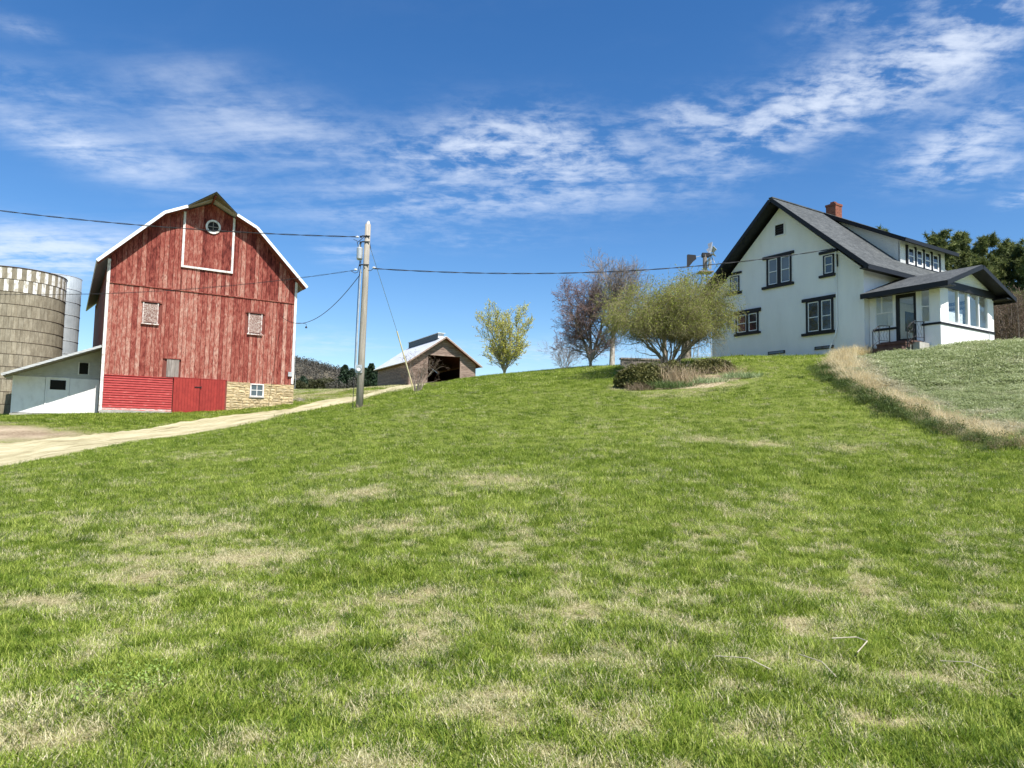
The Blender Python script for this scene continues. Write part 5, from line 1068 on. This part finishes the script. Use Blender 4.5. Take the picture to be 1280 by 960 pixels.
# olive weeping bush: umbrella of fine hanging twigs on several twisted stems
def weeping_bush():
    rng = np.random.default_rng(21); o = empty('weeping_bush', (6.95, 31.3, gz(6.95, 31.3)), 0, 'wide umbrella shaped bush with fine olive twigs just coming into leaf', 'bush'); o.scale = (.80, .84, 1.0)
    st = []
    for k in range(13):
        a = k * 6.283 / 13 + rng.normal() * .2; L = 1.0 + .55 * rng.random() + .35 * abs(math.cos(a)); c, s = math.cos(a), math.sin(a) * .75
        st.append([(.12 * c, .12 * s, 0), (.35 * c * L, .35 * s * L, .55), (.95 * c * L, .95 * s * L, 1.25), (1.55 * c * L, 1.55 * s * L, 2.15)])
    P = np.concatenate([line(t) for t in st]); P[:, 1:-1] += rng.normal(size=P[:, 1:-1].shape) * .05; Rd = np.repeat((.065 * np.linspace(1, .4, 6))[None], len(P), 0)
    Q1, R1 = sprout(rng, P, Rd, 8, 1.35, 42, 6, up=.10, jit=.14, rr=.5, t0=.35)
    Q2, R2 = sprout(rng, Q1, R1, 9, .85, 45, 5, up=.04, jit=.16, rr=.55, t0=.2)
    Q3, R3 = sprout(rng, Q2, R2, 8, .55, 45, 5, up=-.12, jit=.14, rr=.6, t0=.15)
    Q4, R4 = sprout(rng, Q3, R3, 3, .36, 42, 4, up=-.20, jit=.14, rr=.8, t0=.1); R3 = np.maximum(R3, .004); R4 = np.maximum(R4, .003)
    def keep(Q, Rr, thr):
        rr_c = np.hypot(Q[:, 0, 0], Q[:, 0, 1]); zmin = Q[:, :, 2].min(1); k_ = (zmin > thr + .18 * fbm(Q[:, 0, 0] * 1.2, Q[:, 0, 1] * 1.2, 5, 2)) | (rng.random(len(Q)) < .07 + .25 * (Q[:, 0, 0] > 1.6)); return Q[k_], Rr[k_]
    Q2, R2 = keep(Q2, R2, 1.05); Q3, R3 = keep(Q3, R3, 1.15); Q4, R4 = keep(Q4, R4, 1.15)
    v, f = merge([tubes(P, Rd, 7), tubes(Q1, R1, 5)]); rawmesh('stem', v, f, M['greybark'], o, smooth=True)
    v, f = merge([tubes(Q2, np.maximum(R2, .005), 3), tubes(Q3, R3, 3), tubes(Q4, R4, 3)]); rawmesh('crown', v, f, M['willowtwig'], o)
    C = np.concatenate([pts_on(rng, Q4, 3, .1), pts_on(rng, Q3, 1, .4)]); C = C[(C[:, 2] > 1.25 + .55 * rng.random(len(C)))]
    v, f = leafquads(rng, C, .030, 2.2, bias=np.array([0, 0, -.5])); rawmesh('foliage', v, f, M['willowleaf'], o)
    return o
weeping_bush()

def shrub_mass(name, loc, rad, label, cat, mat, n, size, seed, elong=1.8, stemm=None, up=0., group=None):
    rng = np.random.default_rng(seed); o = empty(name, loc, 0, label, cat, group); st = []
    for k in range(9):
        a = rng.random() * 6.28; r = .3 + .6 * rng.random(); st.append([(0.1 * math.cos(a), .1 * math.sin(a), -.1), (rad[0] * r * .5 * math.cos(a), rad[1] * r * .5 * math.sin(a), rad[2] * .5), (rad[0] * r * math.cos(a), rad[1] * r * math.sin(a), rad[2] * .85)])
    P = np.concatenate([line(t) for t in st]); Rd = np.repeat((.02 * np.linspace(1, .4, 6))[None], len(P), 0)
    Q, R2 = sprout(rng, P, Rd, 9, .5 * rad[2] + .1, 50, 4, up=.05, rr=.5, t0=.2); v, f = merge([tubes(P, Rd, 5), tubes(Q, R2, 3)]); rawmesh('stem', v, f, stemm or M['greybark'], o)
    d = unit(rng.normal(size=(n, 3))); d[:, 2] = np.abs(d[:, 2]); r = rng.random(n) ** .4
    lump = .78 + .38 * (fbm(d[:, 0] * 2.6 + seed, d[:, 1] * 2.6 + d[:, 2] * 2.2, seed, 3)) ; C = d * (r * lump)[:, None] * np.array(rad)
    v, f = leafquads(rng, C, size, elong, bias=np.array([0, 0, up])); rawmesh('foliage', v, f, mat, o); return o
shrub_mass('evergreen_shrub', (5.05, 27.75, gz(5.05, 27.75) + .02), (1.05, .75, .98), 'dark low evergreen shrub at the left end of the garden bed', 'shrub', M['yew'], 15000, .055, 31, group=None)
shrub_mass('evergreen_shrub', (6.4, 28.3, gz(6.4, 28.3) + .02), (.95, .6, .82), 'brownish green evergreen shrub in the middle of the bed behind the dry stalks', 'shrub', M['yew'], 11000, .055, 32)
shrub_mass('evergreen_shrub', (8.25, 29.2, gz(8.25, 29.2) + .02), (1.05, .6, .62), 'wide low evergreen shrub at the right end of the bed', 'shrub', M['yew'], 12000, .05, 33)
def stalks(name, loc, n, rad, h, label, cat, mat, w, lean, seed, kind=None, flatten=.6):
    rng = np.random.default_rng(seed); v, f = blades(rng, n, rad, h * .4, h, w, lean, 3, .6); v[:, 1] *= flatten
    o = rawmesh(name, v, f, mat); o.location = loc; return tag(o, label, cat, kind=kind)
stalks('dry_perennial', (6.35, 27.3, gz(6.35, 27.3)), 420, .62, 1.05, 'clump of tan dry flower stalks in front of the evergreen shrubs', 'plant', M['drystalk'], .014, .45, 41)
stalks('dry_perennial', (7.15, 27.4, gz(7.15, 27.4)), 260, .5, .85, 'smaller spray of dry stalks right of the bed centre', 'plant', M['drystalk'], .013, .6, 42)
stalks('dry_grass_clump', (8.75, 28.1, gz(8.75, 28.1)), 160, .55, .8, 'leaning pale dry grass blades at the right end of the bed', 'plant', M['drystalk'], .016, .9, 43)
stalks('garden_plant', (6.1, 26.8, gz(6.1, 26.8)), 900, .85, .42, 'low green perennial leaves along the front of the bed', 'plant', leaf_mat('bed_green', (.05, .10, .03), (.16, .22, .07)), .02, .8, 44)
stalks('garden_plant', (4.95, 26.9, gz(4.95, 26.9)), 500, .6, .42, 'wiry grey brown plant below the dark left shrub', 'plant', M['brownleaf'], .012, .8, 48)
stalks('garden_plant', (9.0, 27.6, gz(9.0, 27.6)), 800, .8, .36, 'pale green leafy plants at the right corner of the bed', 'plant', M['paleplant'], .022, .9, 45)
stalks('garden_plant', (7.6, 27.1, gz(7.6, 27.1)), 700, .75, .34, 'bright green foliage between the dry stalks and pale plants', 'plant', M['paleplant'], .02, .8, 46)
stalks('dry_grass_clump', (-6.0, 29.8, gz(-6.0, 29.8)), 120, .45, .28, 'pale dry tuft at the foot of the utility pole', 'plant', M['drystalk'], .014, .9, 49)
# mulch bed
t = np.linspace(0, 2 * math.pi, 48, endpoint=False); rr_ = np.linspace(0, 1, 9)
bx_ = 6.7 + np.outer(rr_, np.cos(t) * (2.5 + .4 * np.sin(3 * t))); by_ = 27.65 + np.outer(rr_, np.sin(t) * (1.35 + .22 * np.sin(4 * t + 1)))
bz_ = H(bx_, by_) + .02 - .03 * (rr_[:, None] > .95); I = np.arange(bx_.size).reshape(bx_.shape); J = np.roll(I, -1, 1)
tag(rawmesh('mulch_bed', np.stack([bx_.ravel(), by_.ravel(), bz_.ravel()], 1), np.stack([I[:-1].ravel(), I[1:].ravel(), J[1:].ravel(), J[:-1].ravel()], 1),
    material('mulch', [(.35, (.16, .12, .06)), (.5, (.32, .26, .15)), (.65, (.50, .43, .29))], nscale=14, rough=.95, bump=1, coord='World'), smooth=True), 'pale mulch and dead leaves in the garden bed', kind='structure')
lw = empty('low_wall', (6.1, 35.0, gz(6.1, 35)), R(6), 'low weathered wooden retaining wall behind the garden bed left of the house', 'wall')
box('wall_face', M['greywood'], lw, -.7, 1.6, 0, .25, -.3, .34); box('coping', M['greywood'], lw, -.75, 1.65, -.05, .30, .342, .42)

# pines behind the house
def pine(loc, h, rad, seed, label, lean=0.0, mat=None, nm='pine_tree', bare=.25, clumps=8):
    rng = np.random.default_rng(seed); o = empty(nm, loc, 0, label, 'tree', None); P = line([(0, 0, -.3), (lean * .4, .1, h * .5), (lean, 0, h)], 10); Rd = (np.linspace(.22, .03, 10) * h / 12)[None]
    nb = int(h * 5); tt = bare + (1 - bare) * (np.arange(nb) + rng.random(nb)) / nb; S = np.stack([np.interp(tt * 9, np.arange(10), P[0, :, j]) for j in range(3)], 1)
    az_ = rng.random(nb) * 6.283; prof_ = 1.35 * rad * np.clip((1.04 - tt) ** .75 * (.6 + .65 * rng.random(nb)), .10, 1) * np.clip(.5 + (tt - bare) * 2.4, 0, 1); d = np.stack([np.cos(az_), np.sin(az_), .12 + .5 * (tt - .4)], 1)
    Q = S[:, None] + d[:, None] * (prof_[:, None] * np.linspace(0, 1, 6)[None])[..., None]; Q[:, :, 2] += (np.linspace(0, 1, 6) ** 2)[None] * prof_[:, None] * .18; Q[:, 1:] += rng.normal(size=Q[:, 1:].shape) * .05
    R2 = (.055 * (1.1 - tt))[:, None] * np.linspace(1, .3, 6)[None] + .008
    Q2, R3 = sprout(rng, Q, R2, 7, .22 * rad, 55, 4, up=.10, rr=.5, t0=.3, lenvar=.4)
    v, f = merge([tubes(P, Rd, 8), tubes(Q, R2, 4)]); rawmesh('trunk', v, f, M['greybark'], o, smooth=True)
    C = np.concatenate([Q[:, -1], pts_on(rng, Q2, 6, .25)]); m_ = len(C); k = clumps; CC = np.repeat(C, k, 0); nd = unit(rng.normal(size=(len(CC), 3)) + [0, 0, .35]); L = .36 * (.7 + .6 * rng.random(len(CC)))[:, None]
    b = unit(np.cross(nd, rng.normal(size=nd.shape))) * .042 * h / 12; V = np.stack([CC - b, CC + b, CC + nd * L], 1).reshape(-1, 3)
    rawmesh('crown', V, np.arange(len(V)).reshape(-1, 3), mat or M['needle'], o); return o
for (x, y, h, rad, s, lab) in ((32.8, 62, 13.2, 2.5, 1, 'tall pine rising directly behind the dormer windows'), (36.3, 60, 12.6, 2.6, 2, 'pine behind the porch roof peak'), (29.6, 63, 11.4, 2.2, 9, 'pine almost hidden by the dormer roof, only its tip showing'),
        (39.6, 58, 11.8, 2.6, 3, 'pine with an open crown right of the porch gable'), (41.2, 55, 10.0, 2.3, 4, 'shorter pine at the lower right of the grove'), (40.0, 52.5, 12.0, 2.6, 5, 'tall pine cut off by the right edge of the photo'), (43.6, 56, 14.0, 3.0, 6, 'biggest pine, furthest right and mostly out of frame'), (35.0, 66, 13.0, 2.5, 7, 'back row pine between the two behind the porch'), (38.0, 66, 12.6, 2.4, 8, 'rear pine seen through the gap right of the porch'), (34.2, 58, 10.6, 2.6, 10, 'lower bushy pine in front of the grove right of the dormer'), (37.8, 57, 9.6, 2.8, 11, 'low broad pine just right of the porch gable'), (34.6, 70, 14.6, 2.8, 12, 'back row pine behind the dormer roof edge'), (41.5, 64, 12.2, 2.8, 13, 'back row pine above the brown thicket'), (42.8, 59, 11.0, 2.8, 15, 'bushy pine between the porch gable and the last tall pine'), (44.0, 62, 12.4, 2.8, 16, 'back row pine near the right edge of the photo'), (39.3, 62, 13.2, 2.6, 14, 'pine in the middle of the gap before the last tall one')):
    pine((x, y, gz(x, y)), h, rad, s, lab, lean=(s % 3 - 1) * .3, bare=.06, clumps=13)
def thicket(loc, seed, label, n=26, hh=2.6, w=1.7):
    rng = np.random.default_rng(seed); o = empty('bare_thicket', loc, 0, label, 'shrub'); st = []
    for k in range(n):
        x, y = rng.normal() * w * .35, rng.normal() * w * .3; st.append([(x, y, -.1), (x * 1.25, y * 1.25, hh * .5), (x * 1.6 + rng.normal() * .15, y * 1.5, hh * (.8 + .25 * rng.random()))])
    P = np.concatenate([line(t) for t in st]); Rd = np.repeat((.02 * np.linspace(1, .4, 6))[None], len(P), 0)
    Q1, R1 = sprout(rng, P, Rd, 12, .75, 42, 4, up=.05, jit=.2, rr=.55, t0=.08); Q2, R2 = sprout(rng, Q1, R1, 7, .36, 45, 4, jit=.2, rr=.7); R2 = np.maximum(R2, .004)
    v, f = tubes(P, Rd, 5); rawmesh('stem', v, f, M['greytwig'], o); v, f = merge([tubes(Q1, R1, 3), tubes(Q2, R2, 3)]); rawmesh('crown', v, f, M['thicket'], o)
    C = pts_on(rng, Q2, 2, .3); v, f = leafquads(rng, C, .04, 1.4); rawmesh('foliage', v, f, M['brownleaf'], o)
thicket((24.6, 34.6, gz(24.6, 34.6)), 51, 'tangled brown bare thicket against the right end of the porch')
thicket((27.0, 35.4, gz(27.0, 35.4)), 52, 'brown bare thicket at the right edge of the photo', hh=2.9, w=2.0)

# far evergreens on the left
FE_ = [(378, 4.0, 0), (388, 5.2, 1), (399, 4.6, 1), (409, 5.4, 1), (421, 4.2, 2), (430, 6.6, 0), (439, 6.2, 0), (447, 5.8, 2), (456, 6.2, 0), (463, 6.6, 0), (470, 5.8, 0), (478, 5.4, 0), (487, 5.0, 2), (368, 4.2, 1)]
labs = {0: 'dark evergreen tree from the barn, in the row below the far hill', 1: 'olive brown bushy tree from the barn, in the row below the far hill', 2: 'greyish leafless tree from the barn, in the row below the far hill'}
ORD = ['', 'first', 'second', 'third', 'fourth', 'fifth', 'sixth', 'seventh']; CN = [0, 0, 0]; FE_.sort()
for i, (px_, h, kd) in enumerate(FE_):
    y = 128 + (i * 7 % 5) * 2.0; h *= (.86 if kd == 0 else .62); x = (px_ - 640) / 887 * y; CN[kd] += 1; o = empty('field_tree', (x, y, gz(x, y) - .3), 0, ORD[CN[kd]] + ' ' + labs[kd], 'tree', ['evergreens below the far hill', 'bushy trees below the far hill', 'leafless trees below the far hill'][kd])
    rng = np.random.default_rng(100 + i); v, f = tubes(line([(0, 0, 0), (0, 0, h * .85)]), np.full((1, 6), .14), 6); rawmesh('trunk', v, f, M['greybark'], o)
    n = 2600 if kd < 2 else 1100; d = unit(rng.normal(size=(n, 3))); r = rng.random(n) ** .45
    if kd == 0: z = rng.random(n) ** .8; C = np.stack([np.cos(rng.random(n) * 6.28), np.sin(rng.random(n) * 6.28), z], 1); ra_ = (1.08 - z) ** .7 * 1.9 * (.6 + .55 * fbm(C[:, 0] * 3 + i, z * 7, i, 2)); C = np.stack([C[:, 0] * ra_ * r, C[:, 1] * ra_ * r, .1 + z * h], 1)
    else: C = d * r[:, None] * (.75 + .45 * fbm(d[:, 0] * 2 + i, d[:, 2] * 3, i, 3))[:, None] * [2.3, 2.3, h * .52] + [0, 0, h * .55]
    v, f = leafquads(rng, C, .26 if kd < 2 else .17, 1.5); rawmesh('crown', v, f, [M['spruce'], leaf_mat('olive_far', (.04, .045, .018), (.09, .09, .038)) , M['forest']][kd], o)
# wooded ridge: one mass
rng = np.random.default_rng(77); n = 7400; fx = rng.uniform(-400, -15, n); fy = 272 + 330 * rng.random(n) ** .9; fz = hill_h(fx, fy); k = 36
d = unit(rng.normal(size=(n, k, 3))); sz = rng.uniform(1.6, 3.0, n)
C = np.stack([fx, fy, fz + sz * .9], 1)[:, None] + d * (rng.random((n, k, 1)) ** .5) * (sz[:, None, None] * np.array([.8, .8, 1.25])); C = C.reshape(-1, 3)
v, f = leafquads(rng, C, .5, 1.5); tag(rawmesh('hillside_forest', v, f, M['forest']), 'leafless grey brown woodland covering the far ridge', kind='stuff')

# ------------------------------------------------------------------ tall dry grass strip, hay field, stray stems
def leafy(rng, n, rad, h, w):   # broad small leaves on short stalks
    V = []; F = []
    for i in range(n):
        a = rng.random() * 6.283; r = rad * math.sqrt(rng.random()); c = np.array([r * math.cos(a), r * math.sin(a), h * (.35 + .65 * rng.random())]); d = unit(np.array([rng.normal(), rng.normal(), .35])); q = unit(np.cross(d, [0, 0, 1.])) * w; s = len(V)
        L = w * 3.6; V += [tuple(c), tuple(c + d * L * .5 + q), tuple(c + d * L), tuple(c + d * L * .5 - q)]; F += [(s, s + 1, s + 2), (s, s + 2, s + 3)]
    return np.array(V), np.array(F)
fp = [leafy(rg, 60, .17, .10, .010) for _ in range(3)] + [leafy(rg, 80, .3, .11, .015) for _ in range(2)]
n = 80000; y = np.sqrt(rg.random(n) * (34 ** 2 - 11 ** 2) + 11 ** 2); x = rg.uniform(10.5, 40, n); ok = (x < .98 * y) & (x > strip_x(y) + .3 + .5 * rg.random(n)) & (y < 32.6)
hl = (x - 16.49) * .845 + (y - 33) * .534; hm = -(x - 16.49) * .534 + (y - 33) * .845; ok &= ~((hl > -1.3) & (hm > -3.3)) & ~((hl < .2) & (hl > -4) & (hm > -2.0)); x, y = x[ok], y[ok]
row = .5 + .5 * np.sin((x * .83 + y * .55) * 3.2 + 2 * fbm(x * .5, y * .5, 4)); keep = rg.random(len(x)) < .60 + .4 * row; x, y = x[keep], y[keep]
dd = np.clip(1.4 - (x - strip_x(y)) / 1.6, 0, .85) * (fbm(x * 1.2, y * 1.2, 81, 3) > .38) + .45 * (fbm(x * .9, y * .9, 61, 4) > .66)
v_ = np.where(y < 24, (rg.random(len(x)) * 3).astype(int), 3 + (rg.random(len(x)) * 2).astype(int))
cover('hay_field_plants', x, y, H(x, y), rg.random(len(x)) * .3, .8 + .7 * rg.random(len(x)), v_, np.clip(dd, 0, 1), [(v, f, M['fieldplant']) for v, f in fp], 'grey green broad leaved hay crop on the slope below the porch')
print('field', len(x))
M['tallgrass'] = grass_mat('tall_dry_grass', (.44, .35, .18), (.66, .55, .32), (.84, .75, .50), (.66, .56, .34), (.88, .80, .58))
tg = [blades(rg, 46, .22, .30, .72, .013, .55, 3) for _ in range(3)]
m_ = 1100; t = np.sort(rg.random(m_)); sl = np.r_[0, np.cumsum(np.linalg.norm(np.diff(STRIP[:9], axis=0), axis=1))]; T = t * sl[-1]
sx_ = np.interp(T, sl, STRIP[:9, 0]); sy_ = np.interp(T, sl, STRIP[:9, 1]); off = rg.normal(size=m_) * np.interp(T, [0, 4, 10, 22], [.2, .28, .35, .42]) ; x = sx_ + off * .8 + .25; y = sy_ + rg.normal(size=m_) * .15
z = H(x, y); hh = np.interp(y, [10, 17, 24, 28, 33], [.38, .46, .68, .78, .70]) * (.45 + .8 * rg.random(m_)); ok = (y > 12) & (fbm(x * 1.8, y * 1.8, 91, 3) > .40)
cover('tall_dry_grass', x[ok], y[ok], z[ok], rg.random(ok.sum()) * .35, hh[ok], (rg.random(ok.sum()) * 3).astype(int), rg.random(ok.sum()) * .5, [(v, f, M['tallgrass']) for v, f in tg], 'long strip of tall tan dead grass dividing the lawn from the hay field')
M['under'] = grass_mat('bank_undergrowth', (.035, .065, .015), (.08, .13, .03), (.18, .22, .07), (.2, .15, .08), (.42, .34, .2))
un = [leafy(rg, 60, .22, .34, .018) for _ in range(2)] + [blades(rg, 40, .2, .2, .42, .012, .6, 2) for _ in range(2)]
m_ = 1000; T = rg.random(m_) * sl[-1]; sx_ = np.interp(T, sl, STRIP[:9, 0]); sy_ = np.interp(T, sl, STRIP[:9, 1]); x = sx_ - .45 + rg.normal(size=m_) * .30; y = sy_ + rg.normal(size=m_) * .2; ok = (y > 12) & (y < 29)
cover('bank_undergrowth', x[ok], y[ok], H(x, y)[ok], rg.random(ok.sum()) * .3, np.interp(y[ok], [12, 18, 22, 29], [.55, .65, .85, .55]) * (.7 + .5 * rg.random(ok.sum())), (rg.random(ok.sum()) * 4).astype(int), rg.random(ok.sum()) * np.interp(y[ok], [15, 20], [.8, .3]), [(v, f, M['under']) for v, f in un], 'dark green weeds along the foot of the dry grass strip')
# rough grass and debris on the bank right of the barn and along the walls
tb = [(pv, pf, M['grass']) for pv, pf, pm in (protos[7], protos[8])]
x = rg.uniform(-40, -6, 26000); y = rg.uniform(36, 100, 26000); bl = (x + 23.97) * .845 + (y - 41.3) * .534; bm_ = -(x + 23.97) * .534 + (y - 41.3) * .845
ok = ~((bl > -4.6) & (bl < 11.2) & (bm_ > (-.15))) & ~inpoly(x, y, RPOLY) & (dirtm(x, y) < .4) & (x > -.78 * y); x, y = x[ok], y[ok]
dd = np.clip(.9 * (fbm(x * .5, y * .5, 15, 4) > .47) * (y > 46), 0, 1) * rg.random(len(x)) ** .3
cover('rough_grass', x, y, H(x, y), rg.random(len(x)) * .2, .9 + .8 * rg.random(len(x)), (rg.random(len(x)) * 2).astype(int), dd, tb, 'coarse green and dry grass round the foot of the barn')
def stem(pts, r, name, label, cat):
    P = [(x, y, h1(x, y) + dz_) for x, y, dz_ in pts]; return tag(MB().tube(P, r, 6).build(name, M['straw']), label, cat)
stem([(2.38, 5.32, .085), (2.55, 5.30, .10), (2.60, 5.24, .09), (2.45, 5.08, .07)], .0045, 'bent_stalk', 'pale bent stalk folded like an arrowhead lying on the lawn', 'stalk')
stem([(1.42, 4.95, .07), (1.60, 4.82, .09), (1.72, 4.74, .06)], .0035, 'dry_stalk', 'straight pale stalk on the lawn left of the bent one', 'stalk')
stem([(2.0, 4.98, .08), (2.08, 4.80, .10), (2.12, 4.68, .05)], .0035, 'dry_stalk', 'short pale stalk nearest below the bent stalk', 'stalk')
stem([(2.95, 4.95, .07), (3.08, 4.84, .10), (3.2, 4.78, .05)], .003, 'dry_stalk', 'thin pale stalk at the lower right of the lawn', 'stalk')
# leafy weed clump in the near left grass
v, f = leafy(np.random.default_rng(4), 260, .30, .11, .0075); o = rawmesh('weed_clump', v, f, leaf_mat('fresh_weed', (.20, .30, .05), (.34, .46, .12))); o.location = (-2.25, 4.32, h1(-2.25, 4.32) + .02); tag(o, 'light green leafy weeds in the near left grass', 'plant')
# debris by the dirt yard
db = MB(); rng = np.random.default_rng(9)
for k in range(60):
    x, y = rng.uniform(-16.6, -14.4), rng.uniform(47.5, 54.0); a = rng.random() * 3.14; L = .25 + .5 * rng.random(); z = h1(x, y) + .06; db.tube([(x, y, z), (x + L * math.cos(a), y + L * math.sin(a), z + .1 * rng.random())], .025, 5)
tag(db.build('brush_pile', M['greywood']), 'scattered cut branches on the bank beside the barn corner', 'brush pile', kind='stuff')

# at most three levels: a part that has sub-parts of its own hangs directly under its thing
def depth(o):
    n = 0
    while o.parent: o = o.parent; n += 1
    return n
for o in list(bpy.data.objects):
    if depth(o) >= 3:
        mid = o.parent; root = mid.parent.parent
        mid.parent = root
